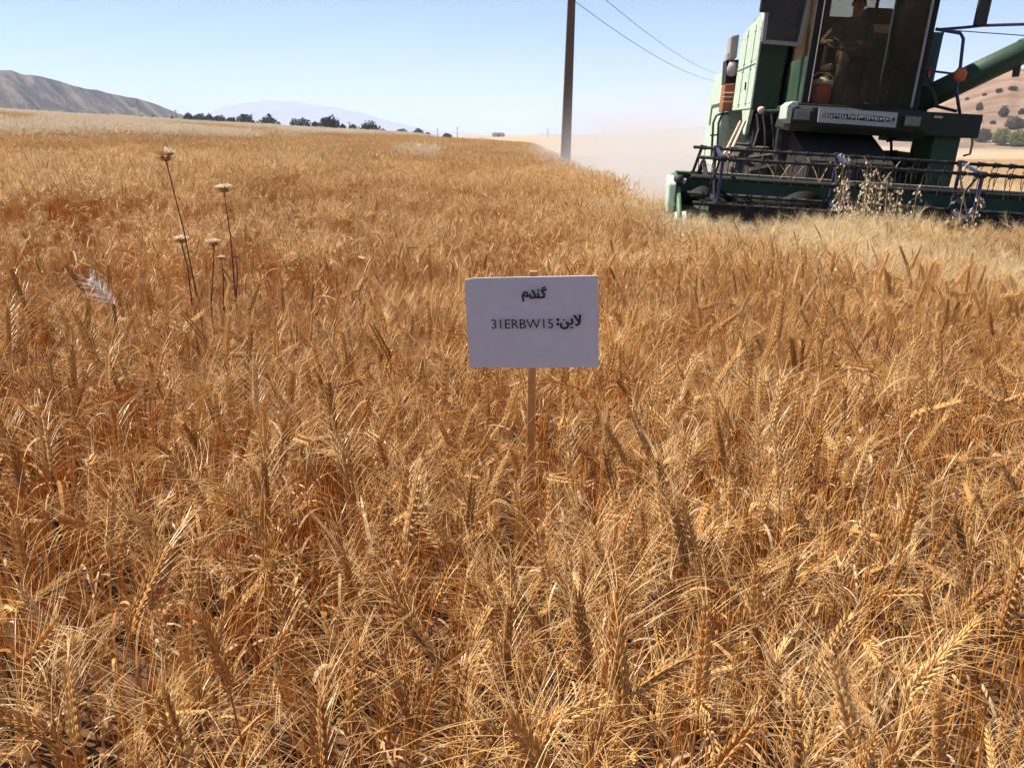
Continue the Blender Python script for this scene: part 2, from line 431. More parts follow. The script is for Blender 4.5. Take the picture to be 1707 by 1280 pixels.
# (height, lean, nod, ear length, awn length, spread, label)
KINDS = [
    (.72, .03, .10, .112, .078, 1.0, 'bearded wheat stalk holding its golden ear straight up in the front rows'),
    (.68, .08, .55, .118, .082, 1.1, 'bearded wheat stalk with its ear tipped gently sideways in the front rows'),
    (.70, .06, 1.15, .114, .078, 1.2, 'bearded wheat stalk with its ear bent level in the front rows'),
    (.71, .10, 1.85, .110, .075, 1.1, 'bearded wheat stalk with its ear nodding below level in the front rows'),
    (.74, .05, .25, .125, .065, .7, 'tall wheat stalk with a long narrow ear and close-lying awns in the front rows'),
    (.64, .14, .75, .100, .092, 1.35, 'short leaning wheat stalk with widely fanned awns in the front rows'),
    (.69, .20, .35, .110, .072, .9, 'wheat stalk leaning out of its row with an almost straight ear in the front rows'),
    (.67, .04, 1.5, .106, .088, 1.3, 'wheat stalk with a hooked ear and long fanned awns in the front rows'),
    (.73, .07, .40, .120, .080, .9, 'tall slightly bowed wheat stalk with a plump ear in the front rows'),
    (.62, .10, .15, .098, .068, 1.0, 'low upright wheat stalk with a small ear half hidden in the front rows'),
    (.72, .85, .30, .110, .085, .6, 'wheat stalk lodged over at a steep slant across its neighbours in the front rows'),
]
near_parts = [make_stalk(100 + i + 50 * j, k[0] * (1 - .03 * j), k[1], k[2] * (1 + .15 * j), k[3] * (1 - .06 * j), k[4], k[5], nleaf=1 + (i + j) % 2) for j in range(2) for i, k in enumerate(KINDS)]
NK = len(KINDS)

def proto(name, mb, mats):
    me = mb.mesh(name, mats)
    return bpy.data.objects.new(name, me)
def instancer(name, protos, pos, rot, scl, idx, label=None):
    pc = bpy.data.collections.new(name + '_sources')
    order = []
    for i, p in enumerate(protos):
        p.name = '%s_source_%02d' % (name, i); pc.objects.link(p)
    me = bpy.data.meshes.new(name); n = len(pos)
    me.vertices.add(n); me.vertices.foreach_set('co', np.asarray(pos, np.float32).ravel())
    for nm, ty, key, dat in (('rot', 'FLOAT_VECTOR', 'vector', rot), ('scl', 'FLOAT', 'value', scl), ('idx', 'INT', 'value', idx)):
        a = me.attributes.new(nm, ty, 'POINT'); a.data.foreach_set(key, np.asarray(dat, np.int32 if ty == 'INT' else np.float32).ravel())
    o = link(name, me)
    g = bpy.data.node_groups.new(name, 'GeometryNodeTree')
    g.interface.new_socket('Geometry', in_out='INPUT', socket_type='NodeSocketGeometry')
    g.interface.new_socket('Geometry', in_out='OUTPUT', socket_type='NodeSocketGeometry')
    gi, go = g.nodes.new('NodeGroupInput'), g.nodes.new('NodeGroupOutput')
    ip = g.nodes.new('GeometryNodeInstanceOnPoints'); ci = g.nodes.new('GeometryNodeCollectionInfo')
    ci.inputs[0].default_value = pc; ci.inputs['Separate Children'].default_value = True; ci.inputs['Reset Children'].default_value = True
    def na(nm, ty):
        q = g.nodes.new('GeometryNodeInputNamedAttribute'); q.data_type = ty; q.inputs[0].default_value = nm; return q.outputs[0]
    L = g.links.new
    L(gi.outputs[0], ip.inputs['Points']); L(ci.outputs[0], ip.inputs['Instance'])
    ip.inputs['Pick Instance'].default_value = True
    L(na('idx', 'INT'), ip.inputs['Instance Index']); L(na('rot', 'FLOAT_VECTOR'), ip.inputs['Rotation']); L(na('scl', 'FLOAT'), ip.inputs['Scale'])
    L(ip.outputs[0], go.inputs[0])
    md = o.modifiers.new('scatter', 'NODES'); md.node_group = g
    tag(o, label=label, kind='stuff')
    if label: o['category'] = 'crop'
    return o

# where the crop stands: the combine has already cut to the right of EDGE beyond its header
EDGE, HEADER_Y = 1.80, 8.45
def header_line(x): return HEADER_Y - .105 * (x - 1.9)         # front of the cutter bar
def pale_plot(x, y):                                           # a second, paler plot on the right
    return y > 3.5 + 2.4 * (2.95 - np.asarray(x)) + .35 * np.sin(np.asarray(x) * 2.3)
def crop_ok(x, y):
    e = EDGE + .10 * np.sin(y * .9) + .06 * np.sin(y * 2.7)
    return np.where(y > header_line(x), x < e, True)
def gap(x, y):
    """0..1: thin or lodged places in the stand"""
    g1 = np.exp(-((y - 3.75 - .05 * x) / .22) ** 2) * smooth(-.55, -1.1, x)      # path between two plots
    g2 = np.exp(-((y - 9.5 - .55 * (x + 2.2)) / .5) ** 2) * np.exp(-((x + 2.3) / 1.4) ** 2)
    g3 = np.exp(-((x + 9.2) / 1.0) ** 2 - ((y - 15.5) / 1.6) ** 2)
    g4 = np.exp(-((x + .75 + .06 * (y - 8)) / .20) ** 2) * smooth(6, 8, y) * .6              # old wheel tracks
    g5 = np.exp(-((x + 2.45 + .06 * (y - 8)) / .20) ** 2) * smooth(6, 8, y) * .6
    g6 = .5 * smooth(.62, .8, vnoise(x * .35 + 70, y * .22 + 30, 21))
    return np.clip(g1 * .9 + g2 * .7 + g3 * .6 + g4 + g5 + g6, 0, 1)
HOLES = [(-.42, 1.06, .30, .13), (-.80, 1.22, .22, .12), (.27, 1.00, .10, .20), (.66, 1.02, .2, .1), (.06, 1.36, .09, .20), (-.25, .80, .12, .1), (-1.0, 1.7, .3, .12), (.9, 1.5, .25, .12)]
def hole(x, y):
    return np.clip(sum(np.exp(-((x - a) / c) ** 2 - ((y - b) / d) ** 2) for a, b, c, d in HOLES), 0, 1)
def scatter(y0, y1, dens, margin, rows=True):
    W = .70 * y1 + margin
    n = int(dens * 2 * W * (y1 - y0))
    x = rng.uniform(-W, W, n); y = rng.uniform(y0, y1, n)
    if rows:                                                    # drill rows run away from the camera, a little askew
        sp = .165; u = x - y * .03; row = np.round(u / sp) * sp
        x = x + (row - u) * rng.uniform(.25, .9, n)
    k = (np.abs(x) < .70 * y + margin) & crop_ok(x, y)
    cl = vnoise(x * 2.6 + 40, y * 2.6 + 40, 5)
    cl = cl * (1 - hole(x, y))
    k &= rng.random(n) < (1 - .85 * hole(x, y)) * np.clip(.12 + 1.35 * cl, 0, 1) * (1 - .78 * gap(x, y))
    return x[k], y[k]
def heights(x, y):
    return (.94 + .12 * (vnoise(x * 1.3 + 9, y * 1.3 + 9, 77) - .5) + rng.normal(0, .075, len(x)) - .34 * gap(x, y)
            - .13 * np.exp(-((x - .06) / .30) ** 2 - ((y - 1.45) / .28) ** 2))

# nearest stalks: single things; the rest of the near zone: instances
x, y = scatter(.30, 4.75, 560, .55)
zc = ground(x, y) + .72
dist = np.sqrt(x ** 2 + y ** 2 + (zc - CZ) ** 2)
vz = y * cp - (zc - CZ) * sp_; vy = 640 - F * ((y * sp_ + (zc - CZ) * cp) / vz); vx = 853.5 + F * x / vz
ok = (dist > .62) & (y > .22)
x, y, dist, vx, vy = x[ok], y[ok], dist[ok], vx[ok], vy[ok]
hs = heights(x, y); kind = rng.choice(len(KINDS), len(x), p=[.16, .15, .10, .08, .12, .08, .08, .06, .10, .04, .03])
az = rng.uniform(0, 2 * PI, len(x)); tx = rng.normal(0, .085, len(x)); ty = rng.normal(0, .085, len(x))
before = (np.abs(x - .05) < .26) & (y > 1.0) & (y < 1.72); hs = np.where(before, np.minimum(hs, .90), hs); kind = np.where(before & (kind == 10), 1, kind)
inview = (vx > 10) & (vx < 1697) & (vy < 1290)
order = np.argsort(np.where(inview, dist, 99)); single = order[:300]; rest = order[300:]
near_mesh = [{k: [q.mesh(k, WM[i], smooth=(k == 'ear')) for q in (d[k] if isinstance(d[k], list) else [d[k]])]
              for i, k in enumerate(('stem', 'ear', 'awns', 'leaf'))} for d in near_parts]
for i in single:
    r_ = empty('wheat_stalk', (x[i], y[i], gz(x[i], y[i])), (tx[i], ty[i], az[i])); r_.scale = (hs[i],) * 3
    kd = int(kind[i]) + NK * int(rng.random() < .5); tag(r_, KINDS[kd % NK][6], 'wheat', 'wheat stalks in the front rows')
    link('stem', near_mesh[kd]['stem'][0], r_)
    e_ = link('ear', near_mesh[kd]['ear'][0], r_)
    link('awns', near_mesh[kd]['awns'][0], e_)['kind'] = 'stuff'
    for q in near_mesh[kd]['leaf']: link('leaf', q, r_)
near_protos = [proto('w', join_parts(d, WM), WM) for d in near_parts]
for i in range(6):                                             # late tillers: straw and leaves without an ear
    d = make_stalk(300 + i, .42 + .05 * i, .03 + .02 * (i % 3), .06, nleaf=(1, 0, 0)[i % 3]); d.pop('ear'); d.pop('awns')
    near_protos.append(proto('w', join_parts(d, WM), WM))
kr = kind[rest]; tl = rng.random(len(rest)) < .52; kr = kr + NK * rng.integers(0, 2, len(rest)); kr = np.where(tl, 2 * NK + rng.integers(0, 6, len(rest)), kr)
instancer('wheat_crop_front', near_protos, np.stack([x[rest], y[rest], ground(x[rest], y[rest])], -1),
          np.stack([tx[rest], ty[rest], az[rest]], -1), hs[rest], kr, 'ripe bearded wheat standing thick around the white field sign')

# middle distance and far field: square patches of standing crop, every stalk with its own tone
def patch(seed, size, count, detail, oat=0, pale=False):
    r = np.random.default_rng(seed); m = MB(); tone = []
    for i in range(count):
        h = (.70 if pale else .72) * r.normal(1, .075) + oat; a = r.uniform(0, 2*PI); c, s = math.cos(a), math.sin(a)
        ox, oy = r.uniform(-size / 2, size / 2, 2); tn = r.random()
        d = make_stalk(int(r.integers(1e9)), h, r.uniform(.02, .16), r.choice([.1, .3, .5, .8, 1.2, 1.8]), .085 if pale else .112,
                       .115 if pale else .07, .75 if pale else 1.1, nleaf=1 if detail and i % 2 else 0, detail=detail)
        for q, k in enumerate(('stem', 'ear', 'awns', 'leaf')):
            for e in (d[k] if isinstance(d[k], list) else [d[k]]):
                m.cur = q; m.add([(p[0]*c - p[1]*s + ox, p[0]*s + p[1]*c + oy, p[2]) for p in e.v], e.f); tone += [tn] * len(e.v)
    return m, tone
def patch_proto(mt, mats):
    m, tone = mt; o = proto('w', m, mats); o.data.attributes.new('tone', 'FLOAT', 'POINT').data.foreach_set('value', tone); return o
def tiles(y0, y1, step, margin, jit):
    xs, ys = [], []; yy = y0
    while yy < y1:
        W = .70 * yy + margin; xx = np.arange(-W, W, step) + rng.uniform(0, step)
        xs.append(xx); ys.append(np.full(len(xx), yy)); yy += step
    x = np.concatenate(xs); y = np.concatenate(ys)
    return x + rng.normal(0, jit, len(x)), y + rng.normal(0, jit, len(x))
mp_ = [patch_proto(patch(400 + i, .56, 60, 1), WM) for i in range(12)] + [patch_proto(patch(440 + i, .56, 84, 1, pale=True), PM) for i in range(5)]
x, y = tiles(4.70, 17, .42, 1.4, .04)
k = crop_ok(x + .1, y + .16) & (rng.random(len(x)) > .75 * gap(x, y)); x, y = x[k], y[k]; n = len(x)
pp = pale_plot(x, y) & (x > .9) & (y < 9.2)
idx = np.where(pp & (rng.random(n) < .94), 12 + rng.integers(0, 5, n), rng.integers(0, 12, n))
instancer('wheat_crop_middle', mp_, np.stack([x, y, ground(x, y)], -1), np.stack([np.zeros(n), np.zeros(n), rng.uniform(0, 2*PI, n)], -1),
          .94 + .14 * (vnoise(x * 1.3 + 9, y * 1.3 + 9, 77) - .5) - .25 * gap(x, y) + (.05 + .11 * smooth(1.5, 4.5, x)) * smooth(5.5, 7.5, y) * (x > .9) * (y < 9), idx, 'ripe wheat standing up to the harvester header and across the middle of the field')
OM = [M['oatstem'], M['oat'], M['oat'], M['oat']]
fp = [patch_proto(patch(500 + i, .9, 130, 0), WM) for i in range(7)] + [patch_proto(patch(520 + i, .9, 120, 0, .24), OM) for i in range(3)]
x, y = tiles(16.9, 76, .72, 3, .08)
far_edge = 73 + 1.5 * np.sin(x * .11)
k = crop_ok(x + .4, y) & (y < far_edge) & (rng.random(len(x)) > .5 * gap(x, y)); x, y = x[k], y[k]
band = smooth(61, 67, y + 2 * np.sin(x * .3)) * smooth(-5, -9, x) + .45 * smooth(.60, .75, vnoise(x * .16, y * .10, 4)) * (x < -2)
idx = np.where(rng.random(len(x)) < band, 7 + rng.integers(0, 3, len(x)), rng.integers(0, 7, len(x)))
n = len(x)
instancer('wheat_crop_far', fp, np.stack([x, y, ground(x, y)], -1), np.stack([np.zeros(n), np.zeros(n), rng.uniform(0, 2*PI, n)], -1),
          .95 + .14 * (vnoise(x * .5, y * .5, 9) - .5), idx, 'ripe wheat rising to the pale oat-grown crest of the field')
# stubble and strewn straw on the harvested strip
sb = []
for i in range(3):
    r = np.random.default_rng(700 + i); m = MB()
    for j in range(240):
        a, b = r.uniform(-.7, .7, 2); h = r.uniform(.08, .2); q = r.uniform(0, PI)
        m.ribbon([(a, b, 0), (a + r.normal(0, .02), b + r.normal(0, .02), h)], [.006, .005], np.array([math.cos(q), math.sin(q), 0]))
        if j % 3 == 0:
            a, b = r.uniform(-.7, .7, 2); q = r.uniform(0, 2*PI); l = r.uniform(.1, .3)
            m.ribbon([(a, b, .02), (a + l*math.cos(q), b + l*math.sin(q), r.uniform(.02, .12))], [.008, .006], np.array([-math.sin(q), math.cos(q), .3]))
    sb.append(proto('w', m, [M['pstem']]))
sx_, sy_ = np.meshgrid(np.arange(1.9, 46, 1.3), np.arange(9.4, 62, 1.3)); sx_ = sx_.ravel() + rng.normal(0, .2, sx_.size); sy_ = sy_.ravel() + rng.normal(0, .2, sy_.size)
k = (sx_ > 2.6) & (sx_ < .75 * sy_ + 2); sx_, sy_ = sx_[k], sy_[k]; n = len(sx_)
instancer('stubble', sb, np.stack([sx_, sy_, ground(sx_, sy_)], -1), np.stack([np.zeros(n), np.zeros(n), rng.uniform(0, 6.28, n)], -1),
          rng.uniform(.8, 1.2, n), rng.integers(0, 3, n), 'short cut stubble and strewn straw behind the harvester')

# ---------------------------------------------------------------- the field sign
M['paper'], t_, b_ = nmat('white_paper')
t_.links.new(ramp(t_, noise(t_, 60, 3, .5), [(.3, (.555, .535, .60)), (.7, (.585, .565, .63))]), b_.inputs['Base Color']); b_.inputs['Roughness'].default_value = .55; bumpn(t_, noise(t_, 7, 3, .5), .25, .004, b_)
M['ink'] = paint('black_ink', (.012, .010, .014), 0, .5)
M['stake'] = paint('stake_wood', (.58, .26, .08), .4, .7, (.62, .34, .14), 9)
S_D = 1.70                                            # distance of the sign along the ground
sc0 = atY(882.5, 538, S_D)
mpp = .297 / 217                                      # metres for one photo pixel on the sheet
base = empty('field_sign', (sc0[0], sc0[1] + .008, gz(sc0[0], sc0[1])), (0, math.radians(.4), math.radians(-8)))
tag(base, 'white sheet with Persian lettering and 31ERBW15 on a wooden stake', 'sign')
bz = sc0[2] - base.location.z
mb = MB(); hw, hh = .1485, .104
# the sheet is a thin wrapped board, faintly bowed, with a bent top left corner
nx, ny = 12, 8; vs = []
for j in range(ny + 1):
    for i in range(nx + 1):
        a, b = i / nx * 2 - 1, j / ny * 2 - 1
        cut = .004 * max(0, (-a - .9) * 10) * max(0, (b - .9) * 10)
        vs.append((a * hw + cut * .6, -.012 + .004 * a * a + .0012 * math.sin(3 * a + 2 * b), bz + b * hh - cut))
fr = [(j*(nx+1)+i, j*(nx+1)+i+1, (j+1)*(nx+1)+i+1, (j+1)*(nx+1)+i) for j in range(ny) for i in range(nx)]
mb.add(vs, fr)
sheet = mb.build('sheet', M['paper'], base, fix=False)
so = sheet.modifiers.new('board', 'SOLIDIFY'); so.thickness = .005; so.offset = -1
sq = Matrix.Translation((0, 0, bz)) @ Matrix.Rotation(math.radians(-2.9), 4, 'Y') @ Matrix.Translation((0, 0, -bz)); sheet.matrix_local = sq
st = MB(); st.slab([(-.009, .0, -.02), (.009, .0, -.02), (.009, .0, bz + hh + .011), (-.009, .0, bz + hh + .011)], (0, .012, 0))
st.build('stake', M['stake'], base, bevel=.0015)
def face_y(a): return -.0170 + .004 * (a / hw) ** 2
def ink_strokes(name, strokes, parent):
    """strokes: (points in photo pixels on the sheet relative to its middle, width in pixels)"""
    m = MB(); k = 0
    for pts, wd in strokes:
        P2 = [np.array(p, float) * mpp for p in pts]
        k += 1; off = -.0006 - .00004 * k
        if len(P2) == 1:
            c = P2[0]; m.add([(c[0] + wd*mpp/2*math.cos(2*PI*j/10), face_y(c[0]) + off, bz + c[1] + wd*mpp/2*math.sin(2*PI*j/10)) for j in range(10)], [tuple(range(10))])
            continue
        fine = []
        for i in range(len(P2) - 1):                               # Catmull-Rom through the points
            p0, p1, p2, p3 = P2[max(i-1, 0)], P2[i], P2[i+1], P2[min(i+2, len(P2)-1)]
            for t in np.linspace(0, 1, 6, endpoint=False):
                fine.append(.5*(2*p1 + (p2-p0)*t + (2*p0-5*p1+4*p2-p3)*t*t + (3*p1-p0-3*p2+p3)*t**3))
        fine.append(P2[-1]); n = len(fine); vs = []
        for i, p in enumerate(fine):
            d = fine[min(i+1, n-1)] - fine[max(i-1, 0)]; d = d / (np.linalg.norm(d) + 1e-9); q = np.array([-d[1], d[0]]) * wd * mpp / 2
            for s_ in (1, -1): vs.append((p[0] + s_*q[0], face_y(p[0]) + off, bz + p[1] + s_*q[1]))
        m.add(vs, [(2*i, 2*i+1, 2*i+3, 2*i+2) for i in range(n-1)])
        for c in (fine[0], fine[-1]):
            m.add([(c[0] + wd*mpp/2*math.cos(2*PI*j/8), face_y(c[0]) + off - .00002, bz + c[1] + wd*mpp/2*math.sin(2*PI*j/8)) for j in range(8)], [tuple(range(8))])
    return m.build(name, M['ink'], parent)
def z6(pts):                                           # from an enlargement of the photo: 14.225 x, corner (860, 480)
    th = math.radians(1.6); out = []
    for X_, Y_ in pts:
        dx, dy = 860 + X_ / 14.225 - 888.5, -(480 + Y_ / 14.225 - 538)
        out.append((dx * math.cos(th) + dy * math.sin(th), -dx * math.sin(th) + dy * math.cos(th)))
    return out
word1 = [([(735, -45), (690, -25), (650, -5)], 2.2), ([(745, 15), (650, 48), (690, 105), (705, 150), (680, 195), (610, 203), (540, 202), (500, 196)], 3.4),
         ([(575, 195), (562, 110)], 3.2), ([(568, 32)], 3.6), ([(432, 45), (470, 110), (505, 180), (470, 205), (400, 212), (372, 180), (378, 140)], 3.4),
         ([(205, 172), (235, 110), (275, 82), (315, 115), (318, 178), (262, 168), (208, 172), (212, 215), (222, 292)], 3.2)]
word2 = [([(1528, 610), (1522, 720), (1515, 800), (1470, 838), (1440, 828)], 3.4), ([(1400, 620), (1450, 690), (1505, 770)], 3.4),
         ([(1338, 705), (1355, 765), (1345, 805), (1290, 815), (1235, 795)], 3.4), ([(1310, 900)], 3.0), ([(1356, 897)], 3.0),
         ([(1225, 780), (1258, 850), (1225, 905), (1160, 922), (1105, 895), (1085, 850), (1100, 812)], 3.5), ([(1163, 725)], 3.4),
         ([(1020, 718)], 5.0), ([(1020, 822)], 5.0)]
ink_strokes('lettering', [(z6(p), wd) for p, wd in word1], sheet)
ink_strokes('lettering', [(z6(p), wd) for p, wd in word2], sheet)
fc = bpy.data.curves.new('lettering', 'FONT'); fc.body = '31ERBW15'; fc.size = 1; fc.resolution_u = 4
fo = bpy.data.objects.new('lettering', fc); COL.objects.link(fo)
dg = bpy.context.evaluated_depsgraph_get(); tm = bpy.data.meshes.new_from_object(fo.evaluated_get(dg)); bpy.data.objects.remove(fo)
co = np.array([v.co for v in tm.vertices]); lo, hi = co.min(0), co.max(0)
W_, H_ = 102.0, 15.6
a_ = -66.5 + (co[:, 0] - lo[0]) / (hi[0] - lo[0]) * W_; b_ = -8.0 + (co[:, 1] - lo[1]) / (hi[1] - lo[1]) * H_
for i, v in enumerate(tm.vertices): v.co = (a_[i] * mpp, face_y(a_[i] * mpp) - .0006, bz + b_[i] * mpp)
tm.materials.clear(); tm.materials.append(M['ink']); link('lettering', tm, sheet)

# ---------------------------------------------------------------- the combine harvester
YAW, ROLL = math.radians(-6), math.radians(3.3)
RM = np.array(Matrix.Rotation(YAW, 3, 'Z') @ Matrix.Rotation(ROLL, 3, 'Y'))
CO = np.array([1.9, 8.6, -.105])
CMB = empty('combine_harvester', CO, Matrix(RM.tolist()).to_euler())
tag(CMB, 'dusty old green combine harvester with cab and reel facing the crop', 'harvester')
def P(px, py, v):
    """photo pixel on the machine's own cross plane v (metres behind the cutter bar) -> machine coordinates"""
    d = RM.T @ ray(px, py); o = RM.T @ (np.array([0, 0, CZ]) - CO)
    return o + d * ((v - o[1]) / d[1])
M['green'] = paint('faded_green_paint', (.055, .13, .055), .55, .42, (.40, .42, .30), 2.2)
M['dgreen'] = paint('green_paint', (.011, .046, .019), .35, .5, (.10, .095, .06), 2.5)  # darker copy of the green: shade of the front is put into the colour
M['pgreen'] = paint('sunlit_green_paint', (.42, .52, .40), .45, .5, (.52, .53, .44), 1.6)  # lit copy of the faded green: sunlight is put into the pale colour
M['fascia'] = paint('shaded_grimy_green_paint', (.008, .018, .009), .6, .6, (.045, .034, .022), 3)  # cab front's shade put into a near-black green, with brown dust over it
M['black'] = paint('black_steel', (.014, .013, .013), .35, .5, (.12, .09, .06), 3)
M['dark'] = paint('grimy_steel', (.009, .0075, .0065), .5, .8, (.030, .022, .015), 4)
M['blue'] = paint('blue_tube_paint', (.018, .030, .095), .25, .5, (.12, .11, .12), 5)
M['grey'] = paint('grey_frame', (.30, .27, .27), .35, .5, (.36, .3, .24), 6)
M['rubber'] = paint('dusty_tyre_rubber', (.03, .028, .027), .8, .9, (.20, .16, .12), 5)
M['yellow'] = paint('yellow_rim_paint', (.45, .30, .05), .6, .6, (.36, .28, .2), 4)
M['bare'] = paint('worn_bare_steel', (.32, .28, .25), .4, .45, (.35, .25, .17), 8, .6)
M['orange'] = paint('orange_plastic', (.62, .12, .03), .25, .6, (.38, .2, .1), 6)
M['rust'] = paint('rusty_orange_paint', (.30, .085, .028), .5, .75, (.20, .10, .06), 7)
M['red'] = paint('red_paint', (.38, .02, .02), .2, .4)
M['wood'] = paint('pale_wood', (.62, .44, .33), .3, .7, (.5, .38, .28), 7)
M['cab_in'] = paint('brown_cab_lining', (.11, .072, .045), .4, .8, (.17, .11, .07), 4)
M['seat'] = paint('black_vinyl', (.022, .02, .02), .2, .5)
M['white'] = paint('white_plastic', (.75, .73, .70), .3, .5)
M['plate'] = paint('white_banner', (.42, .40, .38), .3, .6, (.4, .35, .3), 5)
M['lamp'] = paint('headlamp_glass', (.14, .12, .11), .4, .15, (.3, .25, .2), 6)
def glass_mat():
    m, t, b = nmat('dusty_cab_glass')
    tr = N(t, 'ShaderNodeBsdfTransparent'); gl = N(t, 'ShaderNodeBsdfGlossy'); gl.inputs['Roughness'].default_value = .03
    df = N(t, 'ShaderNodeBsdfDiffuse'); df.inputs[0].default_value = (.40, .29, .19, 1); tr.inputs[0].default_value = (.80, .76, .69, 1)
    lw = N(t, 'ShaderNodeLayerWeight'); lw.inputs[0].default_value = .06
    m1 = N(t, 'ShaderNodeMixShader'); t.links.new(lw.outputs['Fresnel'], m1.inputs[0]); t.links.new(tr.outputs[0], m1.inputs[1]); t.links.new(gl.outputs[0], m1.inputs[2])
    m2 = N(t, 'ShaderNodeMixShader'); t.links.new(ramp(t, noise(t, 2.5, 5, .6), [(.3, (.02,) * 3), (.75, (.085,) * 3)]), m2.inputs[0])
    t.links.new(m1.outputs[0], m2.inputs[1]); t.links.new(df.outputs[0], m2.inputs[2])
    t.links.new(m2.outputs[0], t.nodes['Material Output'].inputs[0]); return m
M['glass'] = glass_mat()
V3 = lambda *a: np.array(a, float)

# cutting platform
U0, U1 = -.10, 4.66
HD = MB()
HD.slab([(U0, 1.15, .62), (U0, 1.15, 1.05), (U0, 1.10, 1.05), (U0, 1.06, .74), (U0, .80, .66), (U0, .05, .62), (U0, -.02, .60), (U0, .05, .58), (U0, .9, .56)], (U1 - U0, 0, 0))
head = HD.build('cutting_platform', M['dgreen'], CMB, bevel=.008)
MB().box((U0, 1.05, 1.053), (U1, 1.19, 1.085)).build('top_rail', M['green'], head, bevel=.01)
MB().tube([P(1150, 291, 1.0) + V3(0, 0, .035), P(1150, 291, 1.0) + V3(U1 - .2, 0, .035)], .012, 8).build('hose_pipe', M['bare'], head)
MB().box((U0, -.10, .592), (U1, -.022, .612)).build('cutter_bar', M['bare'], head)
fg = MB()
for i in range(60):
    u = U0 + .05 + i * .0762
    fg.slab([(u, -.10, .594), (u + .022, -.10, .594), (u + .011, -.22, .600)], (0, 0, .016))
fg.build('knife_fingers', M['bare'], head)['kind'] = 'stuff'
au = MB(); au.tube([(U0 + .05, .72, .80), (U1 - .05, .72, .80)], .08, 14)
auger = au.build('auger', M['dark'], head, smooth=True)
fl = MB(); k = 220; vs = []
for i in range(k + 1):
    s = i / k; u = U0 + .1 + s * (U1 - U0 - .2); q = (s if s < .5 else 1 - s) * 26
    for r_ in (.07, .16): vs.append((u, .72 + r_ * math.cos(q), .80 + r_ * math.sin(q)))
fl.add(vs, [(2*i, 2*i+1, 2*i+3, 2*i+2) for i in range(k)])
fl.build('flighting', M['dark'], auger, fix=False)
# front deflector lip and lower sheet seen under the reel
MB().slab([(U0 + .3, .02, .64), (U0 + .3, .05, .80), (U0 + .3, .08, .80), (U0 + .3, .10, .64)], (U1 - U0 - .6, 0, 0)).build('reel_shield', M['dark'], head, bevel=.004)
for u in (U0 - .045, U1 + .005):
    d_ = MB(); d_.slab([(u, 1.2, .56), (u, 1.2, 1.04), (u, .85, 1.07), (u, .45, 1.03), (u, .12, .86), (u, -.25, .62), (u, -.62, .44), (u, -.60, .40), (u, -.1, .50)], (.04, 0, 0))
    dv = d_.build('divider', M['green'], head, bevel=.008)
    MB().tube([(u + .02, .6, 1.0), (u + .02, .1, .82), (u + .02, -.35, .56)], .028, 8).build('divider_rim', M['green'], dv, smooth=True)
    MB().slab([(u - .03, -.10, .70), (u + .09, -.12, .72), (u + .10, -.42, .50), (u + .02, -.62, .40), (u - .05, -.45, .48)], (0, .03, -.05)).build('divider_point', M['pgreen'], dv, bevel=.006)
MB().lathe([(.03, 0), (.06, .01), (.06, .09), (.03, .10)], tuple(P(1123, 300, .3)), 14, 'x').build('end_knob', M['black'], head, smooth=True)
MB().tube([P(1123, 300, .32), P(1143, 302, .32)], .03, 8).build('drive_shaft', M['pgreen'], head)
MB().slab([(U0 - .06, .18, .98), (U0 - .06, .50, 1.06), (U0 - .06, .62, 1.00), (U0 - .06, .30, .70), (U0 - .06, .10, .66)], (-.09, 0, 0)).build('side_guard', M['pgreen'], head, bevel=.02)

# reel: four bats on square spiders, spring tines on the bats
REEL = empty('reel', (0, 0, 0), parent=CMB)
c_ = V3(0, .32, 1.06)
cor = [V3(0, .60, 1.37), V3(0, .04, 1.275), V3(0, .05, .80), V3(0, .60, .86)]
SPU = [.28, 1.61, 2.94, 4.27]
for i, q in enumerate(cor):
    b_ = MB(); b_.tube([q + V3(U0 + .12, 0, 0), q + V3(U1 - .12, 0, 0)], .019, 8)
    bat = b_.build('bat', M['dark'], REEL, smooth=True)
    n_t = 26; tinem = None
    for j in range(n_t):
        u = .12 + j * .168 + (.08 if i % 2 else 0)
        if tinem is None:
            t_ = MB()
            t_.tube([(-.012, 0, .028), (-.012, 0, -.03)], .019, 6); t_.tube([(.030, 0, .024), (.030, 0, -.024)], .017, 6)
            t_.tube([(-.012, .0, -.02), (-.020, .03, -.05), (-.018, .035, -.17), (-.012, .02, -.24)], .0045, 4)
            t_.tube([(.030, .0, -.02), (.036, .03, -.05), (.032, .035, -.16), (.03, .02, -.22)], .0045, 4)
            tinem = t_.mesh('tine', M['black'])
        o = link('tine', tinem, bat, q + V3(u, 0, 0))
for u in SPU:
    s_ = MB()
    for i in range(4):
        a, b = cor[i] + V3(u, 0, 0), cor[(i + 1) % 4] + V3(u, 0, 0)
        s_.tube([a, b], .021, 4)
    sp_o = s_.build('spider', M['blue'], REEL)
    st_ = MB()
    for i in range(4): st_.tube([cor[i] + V3(u - .03, 0, 0), c_ + V3(u - .03, 0, 0)], .012, 6)
    st_.build('spoke', M['dark'], sp_o)
    for i in range(4): MB().lathe([(.03, -.035), (.034, -.03), (.034, .03), (.03, .035)], tuple(cor[i] + V3(u, 0, 0)), 10, 'x').build('bearing', M['dark'], sp_o)
MB().tube([c_ + V3(U0 + .1, 0, 0), c_ + V3(U1 - .1, 0, 0)], .028, 10).build('shaft', M['dark'], REEL, smooth=True)
for u in (.17, 4.40):
    MB().tube([(u, 1.12, 1.03), (u, .75, 1.22), (u, .32, 1.06)], .028, 6).build('reel_arm', M['dark'], REEL)
    MB().tube([(u - .05, .62, 1.39), (u - .09, .85, 1.10)], .018, 6).build('lift_strut', M['dark'], REEL)
